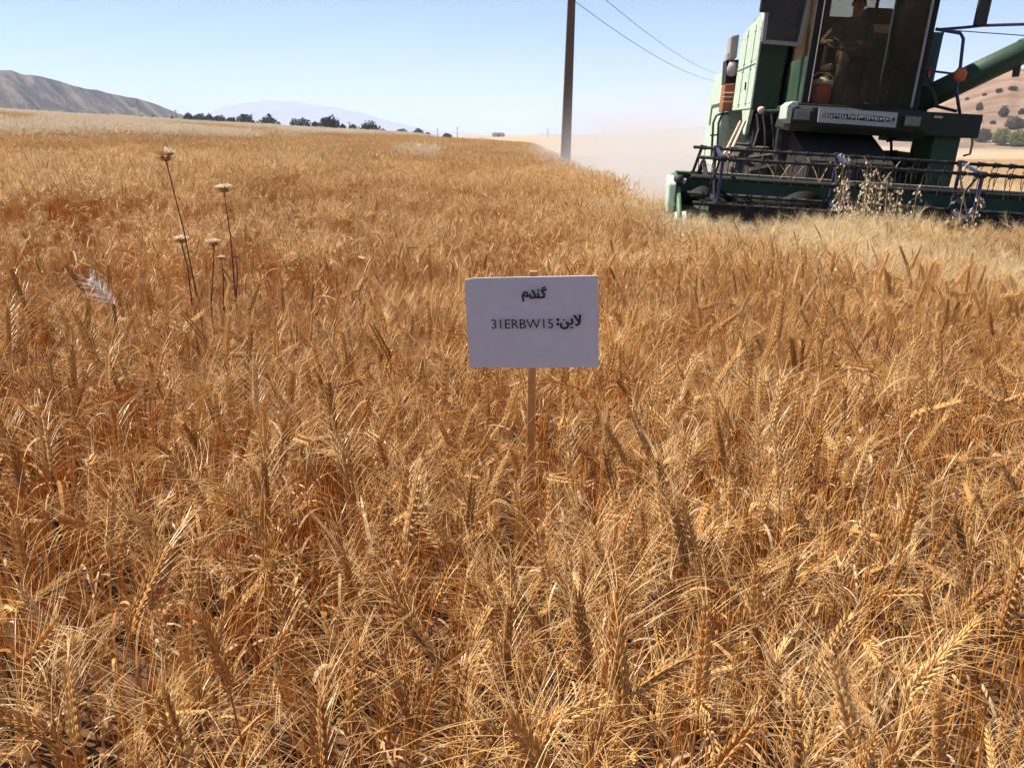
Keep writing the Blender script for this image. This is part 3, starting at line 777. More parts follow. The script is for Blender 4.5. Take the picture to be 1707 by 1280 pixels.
for a, b in ((1270, 1320), (1290, 1345), (1345, 1385), (1440, 1500)):      # slack wire loops tangled in the reel
    p = [P(a, 262, .45), P((a*2+b)/3, 285, .4), P((a+b)/2, 305, .35), P(b, 270, .5)]
    MB().tube(p, .006, 4).build('trapped_straw', M['leaf'], REEL)

# feeder house, axle, wheels
fh = MB(); fh.slab([(1.45, 1.18, .62), (1.45, 1.18, 1.30), (1.45, 2.6, 1.78), (1.45, 2.6, 1.15)], (1.0, 0, 0))
fh.build('feeder_house', M['dark'], CMB, bevel=.01)
MB().box((1.33, 2.32, 1.10), (2.44, 3.6, 1.66)).build('lower_body', M['black'], CMB, bevel=.02)
MB().tube([(.75, 2.85, .80), (3.4, 2.85, .80)], .10, 10).build('axle', M['dark'], CMB)
def wheel(u, v, r, wd, name='wheel'):
    prof = [(r*.56, -wd*.44), (r*.80, -wd*.52), (r*.93, -wd*.48), (r*.965, -wd*.25), (r*.965, wd*.25), (r*.93, wd*.48), (r*.80, wd*.52), (r*.56, wd*.44)]
    W = empty(name, (u, v, r), parent=CMB)
    tyre = MB().lathe(prof, (0, 0, 0), 40, 'x').build('tyre', M['rubber'], W, smooth=True)
    lg = MB()
    for j in range(44):                                     # chevron lugs
        q = 2*PI*j/44; sd_ = 1 if j % 2 else -1
        def pt(rr, qq, x_): return V3(x_, rr*math.cos(qq), rr*math.sin(qq))
        a0, a1 = q - .035, q + .035; xo, xi = sd_*wd*.52, -sd_*wd*.04; sh = .16
        lg.add([pt(r*.93, a0, xo), pt(r*.93, a1, xo), pt(r*.955, a1+sh, xi), pt(r*.955, a0+sh, xi),
                pt(r*.985, a0, xo), pt(r*.985, a1, xo), pt(r*1.02, a1+sh, xi), pt(r*1.02, a0+sh, xi)],
               [(4,5,6,7),(0,1,5,4),(1,2,6,5),(2,3,7,6),(3,0,4,7)])
    lg.build('lugs', M['rubber'], W)['kind'] = 'stuff'
    MB().lathe([(r*.58, -wd*.42), (r*.52, -wd*.36), (r*.46, -wd*.12), (r*.18, -wd*.10), (r*.12, -wd*.20), (.02, -wd*.20)], (0, 0, 0), 28, 'x').build('rim', M['yellow'], W, smooth=True)
    return W
wheel(1.02, 2.90, .73, .55); wheel(3.02, 2.90, .73, .55)
wheel(1.25, 6.1, .46, .30); wheel(2.85, 6.1, .46, .30)
MB().tube([(1.2, 6.1, .46), (2.9, 6.1, .46)], .07, 8).build('rear_axle', M['dark'], CMB)

# main body: threshing body, engine bay / tank side panels
bd = MB(); bd.slab([(1.30, 3.2, 1.1), (1.30, 3.2, 2.0), (1.30, 4.4, 2.3), (1.30, 6.9, 2.45), (1.30, 7.4, 2.0), (1.30, 7.4, 1.25), (1.30, 6.4, .85), (1.30, 4.0, .85)], (1.20, 0, 0))
bd.build('threshing_body', M['dgreen'], CMB, bevel=.03)
tk = MB(); tk.slab([(.985, 2.70, 1.90), (.985, 2.70, 2.95), (.985, 2.85, 3.14), (.985, 3.6, 3.10), (.985, 4.15, 2.98), (.985, 4.15, 1.92)], (.345, 0, 0))
tk.slab([(1.332, 3.16, 1.90), (1.332, 3.16, 2.92), (1.332, 3.3, 3.02), (1.332, 3.9, 3.0), (1.332, 4.10, 2.9), (1.332, 4.10, 1.92)], (1.75, 0, 0))
tank = tk.build('grain_tank', M['dgreen'], CMB, bevel=.02)
MB().box((3.06, 3.2, 1.6), (3.46, 3.8, 3.02)).build('grain_elevator', M['dgreen'], CMB, bevel=.02)
sp2 = MB(); sp2.slab([(.95, 2.68, 1.89), (.95, 2.68, 3.00), (.95, 2.80, 3.10), (.95, 3.5, 3.04), (.95, 4.18, 2.96), (.95, 4.18, 1.905)], (.032, 0, 0))
pnl = sp2.build('side_panel', M['pgreen'], tank, bevel=.012)
for sy in (3.05, 3.62): MB().box((.944, sy, 1.93), (.9515, sy + .012, 2.98)).build('panel_seam', M['dgreen'], pnl)
MB().box((.944, 2.74, 2.46), (.9515, 4.12, 2.472)).build('panel_seam', M['dgreen'], pnl)
for sy in (2.74, 3.0, 3.1, 3.56, 3.68, 4.1):
    for sz in (1.97, 2.42, 2.52, 2.9): MB().lathe([(.011, 0), (.009, -.006), (.003, -.009)], (.949, sy, sz), 8, 'x').build('bolt', M['bare'], pnl)
MB().slab([(.945, 3.2, 2.16), (.945, 3.24, 2.16), (.945, 3.26, 2.26), (.945, 3.22, 2.26)], (-.012, 0, 0)).build('latch', M['dark'], pnl)
MB().slab([(.962, 2.72, 1.885), (.962, 3.35, 1.885), (.962, 3.0, 1.56), (.962, 2.86, 1.56)], (.05, 0, 0)).build('corner_gusset', M['pgreen'], tank, bevel=.004)
MB().lathe([(.20, 0), (.19, .06), (.10, .12), (.02, .13)], (1.35, 3.3, 3.10), 20).build('intake_cap', M['black'], tank, smooth=True)
rp = MB(); rp.slab([(.94, 4.5, 1.0), (.94, 4.5, 2.35), (.94, 4.8, 2.52), (.94, 6.5, 2.58), (.94, 6.9, 2.3), (.94, 6.9, 1.05)], (.36, 0, 0))
rpo = rp.build('rear_side_panel', M['pgreen'], CMB, bevel=.03)
MB().box((.925, 5.0, 2.02), (.9405, 6.4, 2.06)).build('panel_trim', M['dgreen'], rpo)
MB().box((.922, 6.3, 1.72), (.9385, 6.42, 2.018)).build('panel_trim', M['dgreen'], rpo)
lp = MB(); lp.slab([P(1203, 192, 4.3), P(1214, 190, 4.3), P(1217, 205, 4.3), P(1212, 262, 4.3), P(1196, 262, 4.3), P(1199, 215, 4.3)], (0, .12, 0))
lp.build('lower_door', M['pgreen'], CMB, bevel=.01)
for dx in (0, 9):                                           # hand rail bows beside the steps
    MB().tube([P(1186 + dx, 262, 4.0), P(1189 + dx, 205, 4.0), P(1194 + dx, 193, 4.0), P(1206 + dx * .6, 188, 4.0), P(1214, 190, 4.1)], .018, 8).build('side_rail', M['dgreen'], CMB, smooth=True)
MB().tube([P(1184, 226, 4.0), P(1199, 225, 4.0)], .014, 6).build('rail_bar', M['dgreen'], CMB)
# exhaust side equipment between the two panels
MB().slab([P(1219, 60, 4.25), P(1233, 57, 4.25), P(1228, 98, 4.25), P(1215, 100, 4.25)], (0, .3, 0)).build('air_cleaner', M['grey'], CMB, bevel=.02)
MB().box(tuple(P(1212, 98, 4.3) + V3(0, 0, -.02)), tuple(P(1224, 88, 4.3) + V3(0, .25, 0))).build('filter_bracket', M['grey'], CMB, bevel=.01)
MB().lathe([(.02, 0), (.07, .02), (.085, .12), (.06, .2), (.02, .22)], tuple(P(1219, 128, 4.3)), 14).build('filter_bowl', M['grey'], CMB, smooth=True)
MB().slab([P(1212, 100, 4.45), P(1232, 100, 4.45), P(1228, 140, 4.45), P(1209, 140, 4.45)], (0, .4, 0)).build('engine_block', M['dark'], CMB)
ob = MB(); ob.slab([P(1209, 141, 4.22), P(1226, 139, 4.22), P(1222, 184, 4.22), P(1203, 187, 4.22)], (0, .35, 0))
oc = ob.build('orange_canister', M['rust'], CMB, bevel=.015)
for y_ in (155, 162, 170): MB().tube([P(1207 - (y_-141)*.13, y_, 4.205), P(1224 - (y_-141)*.1, y_, 4.205)], .010, 6).build('strap', M['wood'], oc)
for a, b, r_ in (((1234, 203), (1213, 246), .018), ((1241, 203), (1222, 246), .026)):
    MB().tube([P(*a, 2.75), P(b[0] - 6, b[1] + 12, 2.3)], r_, 6).build('lever_rod', M['wood'], CMB)
MB().tube([P(1267, 187, 2.45), P(1310, 186, 2.45)], .03, 10).build('cross_pipe', M['dgreen'], CMB)
MB().lathe([(.02, 0), (.045, .02), (.05, .07), (.02, .09)], tuple(P(1268, 190, 2.42)), 12).build('valve', M['wood'], CMB, smooth=True)
for i, (x0, x1) in enumerate(((1262, 1256), (1272, 1275), (1286, 1290), (1300, 1296))):
    MB().tube([P(x0, 190, 2.5), P(x0 + 3, 215, 2.45), P(x1, 245, 2.4)], .022 - .003 * i, 6).build('hydraulic_hose', M['black'], CMB)
MB().box((1.05, 2.75, 1.30), (1.5, 3.1, 1.88)).build('pump_housing', M['dark'], CMB, bevel=.02)

# cab
CABF, CABR = 1.72, 3.05
x0c, x1c, z0c, z1c = 1.41, 2.74, 1.95, 3.55
CAB = empty('cab', (0, 0, 0), parent=CMB)
MB().box((x0c - .12, CABF - .16, 1.86), (x1c + .06, CABR + .1, 1.945)).build('cab_floor', M['dark'], CAB, bevel=.01)
fa = MB(); fa.slab([(x0c-.16, CABF-.22, 1.70), (x0c-.16, CABF-.24, 1.86), (x0c-.16, CABF-.16, 1.93), (x0c-.16, CABF+.5, 1.93), (x0c-.16, CABF+.7, 1.66), (x0c-.16, CABF-.1, 1.62)], (1.62, 0, 0))
fasc = fa.build('front_fascia', M['fascia'], CAB, bevel=.03)
MB().slab([P(1310, 198, 1.46), P(1313, 176, 1.46), P(1322, 169, 1.46), P(1331, 170, 1.46), P(1331, 177, 1.46), P(1322, 181, 1.46), P(1318, 206, 1.46)], (0, .4, 0)).build('mudguard_lip', M['pgreen'], CAB, bevel=.008)
for u, lbl in ((P(1337, 190, 1.45)[0], None), (P(1520, 203, 1.45)[0], None)):
    L_ = MB().box((u - .10, CABF - .30, 1.735), (u + .10, CABF - .235, 1.875)).build('headlight', M['black'], CAB, bevel=.012)
    MB().box((u - .085, CABF - .312, 1.75), (u + .085, CABF - .301, 1.86)).build('lens', M['lamp'], L_, bevel=.008)
# name banner with a dark band of ornamental script
b0, b1, b2, b3 = P(1366, 180, 1.42), P(1497, 188, 1.42), P(1493, 213, 1.42), P(1363, 204, 1.42)
ban = MB().slab([b0, b1, b2, b3], (0, .02, 0)).build('banner', M['plate'], CAB)
def bpt(s, t): return (b0*(1-s) + b1*s)*(1-t) + (b3*(1-s) + b2*s)*t + V3(0, -.004, 0)
MB().slab([bpt(.05, .34), bpt(.2, .30), bpt(.8, .30), bpt(.97, .36), bpt(.97, .62), bpt(.8, .70), bpt(.2, .66), bpt(.04, .60)], (0, .002, 0)).build('script_band', M['ink'], ban)
orn = MB(); r = np.random.default_rng(3)
for i in range(30):
    s = .04 + i * .031; pts = [bpt(s + r.uniform(-.02, .02), .5 + r.uniform(-.16, .16)) + V3(0, -.003 - .0004*i, 0) for _ in range(4)]
    orn.tube(pts, .0055, 4)
for i in range(26): orn.tube([bpt(.06 + i*.035, r.uniform(.26, .34)) + V3(0, -.0165, 0), bpt(.06 + i*.035 + r.uniform(-.012, .012), r.uniform(.45, .7)) + V3(0, -.0165, 0)], .004, 4)
orn.build('script', M['plate'], ban)['kind'] = 'stuff'
def post(name, p0, p1, r_=.035, mat='dgreen'): return MB().tube([p0, p1], r_, 4).build(name, M[mat], CAB, bevel=.004)
for u in (x0c, x1c):
    post('pillar', (u, CABF, z0c), (u, CABF, z1c), .04, 'dark'); post('pillar', (u, CABR, z0c), (u, CABR, z1c), .05)
MB().tube([(x1c - .06, CABF - .045, z0c + .02), (x1c - .06, CABF - .045, z1c)], .016, 6).build('window_trim', M['grey'], CAB)
MB().tube([(x0c + .05, CABF - .045, z0c + .02), (x0c + .05, CABF - .045, z1c)], .008, 6).build('window_trim', M['grey'], CAB)
MB().box((x0c - .08, CABF - .12, z1c), (x1c + .08, CABR + .1, z1c + .16)).build('roof', M['pgreen'], CAB, bevel=.04)
MB().box((x0c + .04, CABF - .012, z0c), (x1c - .04, CABF, z1c)).build('windshield', M['glass'], CAB)
MB().box((x1c - .006, CABF + .05, z0c + .55), (x1c + .006, CABR - .05, z1c)).build('side_window', M['glass'], CAB)
MB().box((x0c - .006, CABF + .05, z0c + .55), (x0c + .006, CABR - .05, z1c)).build('side_window', M['glass'], CAB)
MB().box((x0c - .02, CABF + .05, z0c), (x0c + .02, CABR - .05, z0c + .55)).build('door_panel', M['dgreen'], CAB)
MB().box((x1c - .02, CABF + .05, z0c), (x1c + .02, CABR - .05, z0c + .55)).build('door_panel', M['dgreen'], CAB)
# rear wall with a low window
wl, wr, wb, wtp = P(1380, 30, CABR)[0], P(1456, 30, CABR)[0], P(1415, 31, CABR)[2], P(1415, -14, CABR)[2]
rw = MB(); y0_, y1_ = CABR - .02, CABR + .02
rw.box((x0c + .03, y0_, z0c), (x1c - .25, y1_, wb)); rw.box((x0c + .03, y0_, wtp), (x1c - .25, y1_, z1c))
rw.box((x0c + .03, y0_, wb), (wl, y1_, wtp)); rw.box((wr, y0_, wb), (x1c - .25, y1_, wtp))
rw.build('rear_wall', M['cab_in'], CAB)
MB().box((wl, CABR - .004, wb), (wr, CABR + .004, wtp)).build('rear_window', M['glass'], CAB)
MB().tube([(wl, CABR - .03, wb), (wr, CABR - .03, wb), (wr, CABR - .03, wtp), (wl, CABR - .03, wtp), (wl, CABR - .03, wb)], .012, 4).build('window_seal', M['seat'], CAB)
MB().box((2.28, 2.80, 2.86), (2.62, 3.02, 3.22)).build('radio_box', M['cab_in'], CAB, bevel=.02)
MB().box((2.30, 2.79, 2.92), (2.60, 2.802, 3.02)).build('control_plate', M['wood'], CAB)
# seat and steering
sx0 = 1.95
MB().box((sx0 - .10, 2.45, 1.95), (sx0 + .34, 2.86, 2.38)).build('seat_box', M['cab_in'], CAB)
MB().box((sx0 - .13, 2.36, 2.38), (sx0 + .37, 2.88, 2.50)).build('seat_cushion', M['seat'], CAB, bevel=.04)
MB().slab([(sx0 - .12, 2.82, 2.48), (sx0 + .36, 2.82, 2.48), (sx0 + .33, 2.86, 3.02), (sx0 - .09, 2.86, 3.02)], (0, .10, 0)).build('seat_back', M['seat'], CAB, bevel=.04)
swc = V3(1.88, 2.16, 2.70)
MB().tube([(1.86, 1.92, 1.95), (1.87, 2.08, 2.45), swc - V3(0, .02, .04)], [.05, .04, .03], 8).build('steering_column', M['cab_in'], CAB, smooth=True)
ring = [swc + V3(.19 * math.cos(q), .19 * math.sin(q) * .85, .19 * math.sin(q) * .5) for q in np.linspace(0, 2*PI, 25)]
sw = MB().tube(ring, .013, 6, cap=False)
for q in (0, 2.1, 4.2): sw.tube([swc, swc + V3(.18 * math.cos(q), .18 * math.sin(q) * .85, .18 * math.sin(q) * .5)], .009, 5)
sw.build('steering_wheel', M['seat'], CAB, smooth=True)
for q in range(3): MB().tube([(2.42 + q * .05, 2.2, 1.95), (2.43 + q * .05, 2.14, 2.45)], .008, 5).lathe([(.004, 0), (.018, .01), (.018, .03), (.004, .04)], (2.43 + q * .05, 2.14, 2.44), 8).build('lever', M['black'], CAB)
# framed dark screen and the mirrors beside the cab
g0, g1, g2, g3 = P(1283, -30, 2.1), P(1353, -26, 2.1), P(1331, 75, 2.1), P(1272, 70, 2.1)
scr = MB().slab([g0, g1, g2, g3], (0, .03, 0)).build('side_screen', M['seat'], CMB)
for a, b in ((g0, g3), (g3, g2), (g2, g1), (g1, g0)): MB().tube([a + V3(0, -.02, 0), b + V3(0, -.02, 0)], .032, 4).build('screen_frame', M['grey'], scr)
MB().tube([P(1352, 30, 2.1), P(1360, 60, 1.9)], .012, 5).build('screen_stay', M['black'], scr)
def mirror(px, py, w_, h_, v, nm='mirror'):
    p = P(px, py, v); m_ = MB().box(tuple(p + V3(-w_/2, 0, 0)), tuple(p + V3(w_/2, .05, h_))).build(nm, M['black'], CMB, bevel=.02); return m_
mirror(1278, 21, .17, .34, 1.65); mirror(1634, 44, .15, .42, 1.75)
MB().tube([P(1560, 50, 1.9), P(1600, 47, 1.85), P(1640, 43, 1.8), P(1740, 40, 1.8)], .018, 6).build('mirror_arm', M['blue'], CMB)
MB().tube([P(1585, 51, 1.9), P(1740, 62, 1.9)], .006, 5).build('stay_wire', M['black'], CMB)

# right-hand deck, rails, ladder post, unloading auger
dk = MB(); dk.slab([(2.80, 1.60, 1.66), (2.80, 1.60, 1.93), (2.80, 2.9, 1.93), (2.80, 2.9, 1.66)], (.70, 0, 0))
dko = dk.build('side_deck', M['fascia'], CMB, bevel=.012)
MB().tube([P(1555, 176, 1.62), P(1595, 186, 1.58)], .02, 6).build('deck_rail', M['dark'], dko)
MB().box(tuple(P(1557, 197, 1.59)), tuple(P(1572, 194, 1.59) + V3(0, .008, 0))).build('deck_plate', M['wood'], dko)
cl_ = MB(); a0, a1 = P(1563, 196, 1.8), P(1609, 200, 1.8)
cl_.slab([(a0[0], 1.78, .55), (a1[0] - .04, 1.78, .55), (a1[0], 1.78, 1.2), (a1[0], 1.78, 1.86), (a0[0], 1.78, 1.86)], (0, .7, 0))
cl_.build('fuel_tank', M['dgreen'], CMB, bevel=.03)
MB().tube([P(1598, 200, 1.75), P(1620, 207, 1.75), P(1621, 240, 1.75), P(1617, 257, 1.75), P(1606, 260, 1.75)], .015, 6).build('grab_handle', M['bare'], CMB, smooth=True)
MB().tube([P(1600, 190, 1.75), P(1594, 150, 1.75), P(1601, 110, 1.75), P(1606, 65, 1.75), P(1601, 56, 1.75), P(1560, 49, 1.75)], .019, 8).build('hand_rail', M['blue'], CMB, smooth=True)
MB().tube([P(1573, 52, 1.75), P(1556, 100, 1.75), P(1552, 138, 1.75)], .015, 6).build('hand_rail', M['blue'], CMB)
MB().tube([P(1554, 119, 1.75), P(1594, 124, 1.75)], .014, 6).build('rail_bar', M['blue'], CMB)
MB().lathe([(.02, 0), (.06, .02), (.075, .10), (.04, .16)], tuple(P(1598, 137, 1.72)), 10).build('orange_rag', M['orange'], CMB, smooth=True)
MB().box(tuple(P(1546, 130, 1.75)), tuple(P(1555, 112, 1.75) + V3(0, .06, 0))).build('tail_lamp', M['red'], CMB, bevel=.008)
ua0, ua1 = P(1545, 163, 2.5), P(1545, 163, 2.5) * -.62 + P(1707, 86, 2.5) * 1.62
ua = MB().tube([ua0 - (ua1 - ua0) * .12, ua1], .150, 24).build('unloading_auger', M['dgreen'], CMB, smooth=True)
for s in (.02, .62, .98):
    p = ua0 * (1 - s) + ua1 * s; d_ = (ua1 - ua0) / np.linalg.norm(ua1 - ua0)
    MB().tube([p - d_ * .02, p + d_ * .02], .158, 24).build('tube_flange', M['dgreen'], ua)
pb = P(1689, 106, 2.42); MB().slab([pb, pb + V3(.10, 0, .03), pb + V3(.11, 0, -.15), pb + V3(.04, 0, -.16), pb + V3(.03, 0, -.05)], (0, .04, 0)).build('rest_bracket', M['black'], ua)
for a, b in (((1478, 236), (1555, 206)), ((1478, 205), (1486, 240)), ((1549, 206), (1566, 240)), ((1485, 205), (1486, 258))):
    MB().tube([P(*a, 2.3), P(*b, 2.3)], .018, 5).build('deck_brace', M['dark'], CMB)

# ---------------------------------------------------------------- driver and water jug in the cab
def mach(p): return CO + RM @ np.asarray(p, float)
PER = empty('person', mach((2.12, 2.60, 1.95)), CMB.rotation_euler)
tag(PER, 'person in a dark shirt sitting at the wheel in the harvester cab', 'person')
def person_mat():
    m, t, b = nmat('driver_skin_and_clothes')
    c = N(t, 'ShaderNodeTexCoord'); s = N(t, 'ShaderNodeSeparateXYZ'); t.links.new(c.outputs['Object'], s.inputs[0])
    def gt(o, v, op='GREATER_THAN'):
        q = N(t, 'ShaderNodeMath', operation=op); t.links.new(o, q.inputs[0]); q.inputs[1].default_value = v; return q.outputs[0]
    hand = N(t, 'ShaderNodeMath', operation='MULTIPLY'); t.links.new(gt(s.outputs[1], -.335, 'LESS_THAN'), hand.inputs[0]); t.links.new(gt(s.outputs[2], .62), hand.inputs[1])
    cloth = mix(t, gt(s.outputs[2], .66), (.035, .035, .045), (.085, .060, .045))
    cloth = mix(t, 1.0, cloth, ramp(t, noise(t, 14, 4, .6), [(.3, (.75,) * 3), (.7, (1.15,) * 3)]), 'MULTIPLY')
    col = mix(t, hand.outputs[0], cloth, (.36, .19, .12)); col = mix(t, gt(s.outputs[2], 1.115), col, (.36, .18, .115))
    t.links.new(col, b.inputs['Base Color']); b.inputs['Roughness'].default_value = .7
    return m
pv, pe, prd = [], [], []
def pj(p, r_, frm=None):
    pv.append(tuple(p)); prd.append(r_ if isinstance(r_, tuple) else (r_, r_))
    if frm is not None: pe.append((frm, len(pv) - 1))
    return len(pv) - 1
hip = pj((0, .10, .62), (.15, .12)); wst = pj((0, .10, .76), (.135, .105), hip); ch = pj((0, .07, .93), (.155, .11), wst)
nb = pj((0, .05, 1.06), (.085, .075), ch); nk = pj((0, .03, 1.12), .056, nb); jw = pj((0, .005, 1.19), (.066, .078), nk)
hd = pj((0, .01, 1.26), (.076, .092), jw); tp = pj((0, .015, 1.335), (.066, .080), hd)
grips = {-1: (-.405, -.44, .755), 1: (-.035, -.43, .765)}
for s in (-1, 1):
    sh = pj((s * .185, .06, 1.02), .066, nb); gx_, gy_, gz_ = grips[s]
    el = pj(((s * .27 + gx_ * .35) if s < 0 else .20, -.12, .79), .046, sh)
    wrp = np.array(grips[s]) + np.array([0, .10, -.005])
    wr_ = pj(wrp, .030, el); pm = pj(np.array(grips[s]) + np.array([0, .045, .012]), (.040, .018), wr_)
    for k_, off in enumerate((-.030, -.010, .010, .030)):
        ln = (.9, 1.05, 1.0, .8)[k_]; b0_ = np.array(grips[s]) + np.array([off, .015, .020])
        f1 = pj(b0_, .0095, pm); f2 = pj(b0_ + np.array([0, -.032, .004]) * ln, .009, f1); f3 = pj(b0_ + np.array([0, -.045, -.022]) * ln, .0085, f2); pj(b0_ + np.array([0, -.028, -.040]) * ln, .008, f3)
    t1 = pj(np.array(grips[s]) + np.array([-s * .045, .045, .0]), .010, pm); pj(np.array(grips[s]) + np.array([-s * .050, .008, -.018]), .009, t1)
    h2 = pj((s * .10, .05, .60), .088, hip); kn = pj((s * .15, -.34, .58), .066, h2); an = pj((s * .15, -.36, .13), .042, kn)
    hl = pj((s * .15, -.36, .06), .04, an); pj((s * .17, -.52, .04), (.042, .03), hl)
me = bpy.data.meshes.new('body'); me.from_pydata(pv, pe, []); me.materials.append(person_mat())
body = link('body', me, PER); sk = body.modifiers.new('skin', 'SKIN'); sk.use_smooth_shade = True
for i, v in enumerate(me.skin_vertices[0].data): v.radius = prd[i]; v.use_root = (i == 0)
ss = body.modifiers.new('sub', 'SUBSURF'); ss.levels = 2; ss.render_levels = 2
M['hair'] = paint('dark_hair', (.018, .014, .012), 0, .7); M['eye'] = paint('eye', (.04, .03, .03), 0, .3); M['skin'] = paint('skin', (.36, .18, .115), 0, .6)
hr = MB()
for i in range(9):
    for j in range(20):
        a, q = i / 8 * 1.75, 2*PI*j/20
        k_ = 1.0 if math.sin(q) > -.2 else max(.35, 1 - .55 * (-math.sin(q) - .2) * 1.4)
        a *= k_; hr.v.append((.083*math.sin(a)*math.cos(q), .012 + .099*math.sin(a)*math.sin(q), 1.275 + .108*math.cos(a)))
for i in range(8):
    for j in range(20): hr.f.append((i*20+j, i*20+(j+1) % 20, (i+1)*20+(j+1) % 20, (i+1)*20+j)); hr.m.append(0)
hr.build('hair', M['hair'], PER, smooth=True)
MB().tube([(0, -.070, 1.285), (0, -.094, 1.252), (0, -.084, 1.242)], [.007, .014, .012], 8).build('nose', M['skin'], PER, smooth=True)
for s in (-1, 1):
    MB().lathe([(.002, -.012), (.011, 0), (.002, .012)], (s*.030, -.073, 1.287), 10).build('eye', M['eye'], PER, smooth=True)
    MB().lathe([(.004, -.028), (.016, -.008), (.018, .012), (.005, .028)], (s*.080, .01, 1.268), 10).build('ear', M['skin'], PER, smooth=True)
MB().tube([(-.024, -.082, 1.215), (0, -.088, 1.213), (.024, -.082, 1.215)], .006, 6).build('mouth', M['red'], PER, smooth=True)
JP = P(1367, 158, 1.90); JP[2] = 1.947
JUG = empty('water_jug', mach(JP), CMB.rotation_euler); tag(JUG, 'orange insulated water jug with white lid inside the cab windshield', 'jug')
jb = MB().lathe([(.105, 0), (.118, .01), (.122, .14), (.118, .235), (.10, .24)], (0, 0, 0), 24).build('jug_body', M['orange'], JUG, smooth=True)
MB().lathe([(.124, .241), (.126, .25), (.118, .295), (.05, .305), (.03, .33), (.005, .33)], (0, 0, 0), 24).build('lid', M['white'], JUG, smooth=True)
MB().tube([(-.13, 0, .22), (-.125, 0, .33), (-.06, 0, .38), (.06, 0, .38), (.125, 0, .33), (.13, 0, .22)], .008, 6).build('handle', M['white'], JUG, smooth=True)

# ---------------------------------------------------------------- dead flower stems in the crop
flowers = [(276, 262, 331, 505, 1.1, 'tallest dead flower head, brown, leaning over the wheat'),
           (373, 315, 391, 480, 1.0, 'pale domed dead flower head on a tall straight brown stem'),
           (302, 400, 318, 490, .95, 'fluffy pale dead flower head beside the foot of the leaning stem'),
           (356, 405, 350, 492, .85, 'flat-topped pale dead flower head on a short brown stem'),
           (369, 430, 371, 495, .5, 'small pinkish dead flower head low among the flower stems'),
           (394, 430, 392, 490, .4, 'tiny dark brown seed head low among the flower stems')]
for i, (hx, hy, rx, ry, sz, lb) in enumerate(flowers):
    Yf = 2.95 + .05 * (i % 3); top = atY(hx, hy, Yf); mid_ = atY(rx, ry, Yf)
    rt = mid_ + (mid_ - top) * .15; rt[2] = gz(mid_[0], Yf); rt[0] = mid_[0] + (mid_[0] - top[0]) * .35
    E_ = empty('dead_flower', rt); tag(E_, lb, 'flower', 'dead flower stems standing above the wheat')
    q = [np.zeros(3), (mid_ - rt) * .95, (mid_ - rt) * .5 + (top - rt) * .5 + np.array([.006, 0, 0]), top - rt - np.array([0, 0, .012])]
    MB().tube([q[0], q[0]*.5+q[1]*.5, q[1], q[1]*.45+q[2]*.55, q[2], q[2]*.5+q[3]*.5, q[3]], [.0036, .0034, .003, .0028, .0025, .0023, .0022], 6).build('stem', M['flower_stem'], E_, smooth=True)
    h0 = top - rt; r = np.random.default_rng(40 + i); hb = MB(); fb = MB(); R_ = .034 * sz
    hb.lathe([(.004, -.012*sz), (.012*sz, -.006*sz), (.020*sz, .001), (.006*sz, .004*sz)], tuple(h0), 12)
    for j in range(10):                                        # spokes under the head
        a = 2*PI*j/10; hb.tube([h0 + np.array([0, 0, -.014*sz]), h0 + np.array([math.cos(a)*R_*.5, math.sin(a)*R_*.5, -.010*sz]), h0 + np.array([math.cos(a)*R_*.95, math.sin(a)*R_*.95, .002])], .0011, 4, cap=False)
    for j in range(34):                                        # bracts below
        a = r.uniform(0, 2*PI); d = np.array([math.cos(a), math.sin(a), r.uniform(-.25, .35)]); s_ = np.array([-math.sin(a), math.cos(a), 0])
        hb.ribbon([h0 + d*.006, h0 + d*R_*.6, h0 + d*R_*r.uniform(.9, 1.25)], [.004, .005*sz, .001], s_)
    for j in range(150):                                       # pale dome of dry florets
        a = r.uniform(0, 2*PI); q_ = math.sqrt(r.uniform(0, 1)); d = np.array([q_*math.cos(a), q_*math.sin(a), .75*math.sqrt(max(0, 1 - q_*q_*.85))])
        p0 = h0 + d*R_*.35 + np.array([0, 0, .001]); p1 = h0 + d*R_*np.array([1, 1, .62])*r.uniform(.8, 1.1) + np.array([0, 0, .004*sz])
        s_ = r.normal(0, 1, 3); s_ /= np.linalg.norm(s_); fb.ribbon([p0, p1], [.0022*sz, .0034*sz], s_)
    hbo = hb.build('head', M['flower_head'], E_, fix=False)
    fb.build('florets', M['flower_stem'] if i == 5 else M['flower_fluff'] if i else M['flower_head'], hbo, fix=False)['kind'] = 'stuff'
    if i == 0:  # pale florets on the right half only: its sunlit side put into colour
        fb_lit = MB()
        for j in range(70):
            a = r.uniform(-1.2, 1.2); q_ = math.sqrt(r.uniform(0, 1)); d = np.array([q_*math.cos(a), q_*math.sin(a), .9*math.sqrt(max(0, 1 - q_*q_*.85))])
            s_ = r.normal(0, 1, 3); s_ /= np.linalg.norm(s_); fb_lit.ribbon([h0 + d*R_*.6, h0 + d*R_*np.array([1, 1, .8])*r.uniform(.95, 1.2) + np.array([0, 0, .005])], [.003, .004], s_)
        fb_lit.build('florets', M['flower_fluff'], hbo, fix=False)['kind'] = 'stuff'

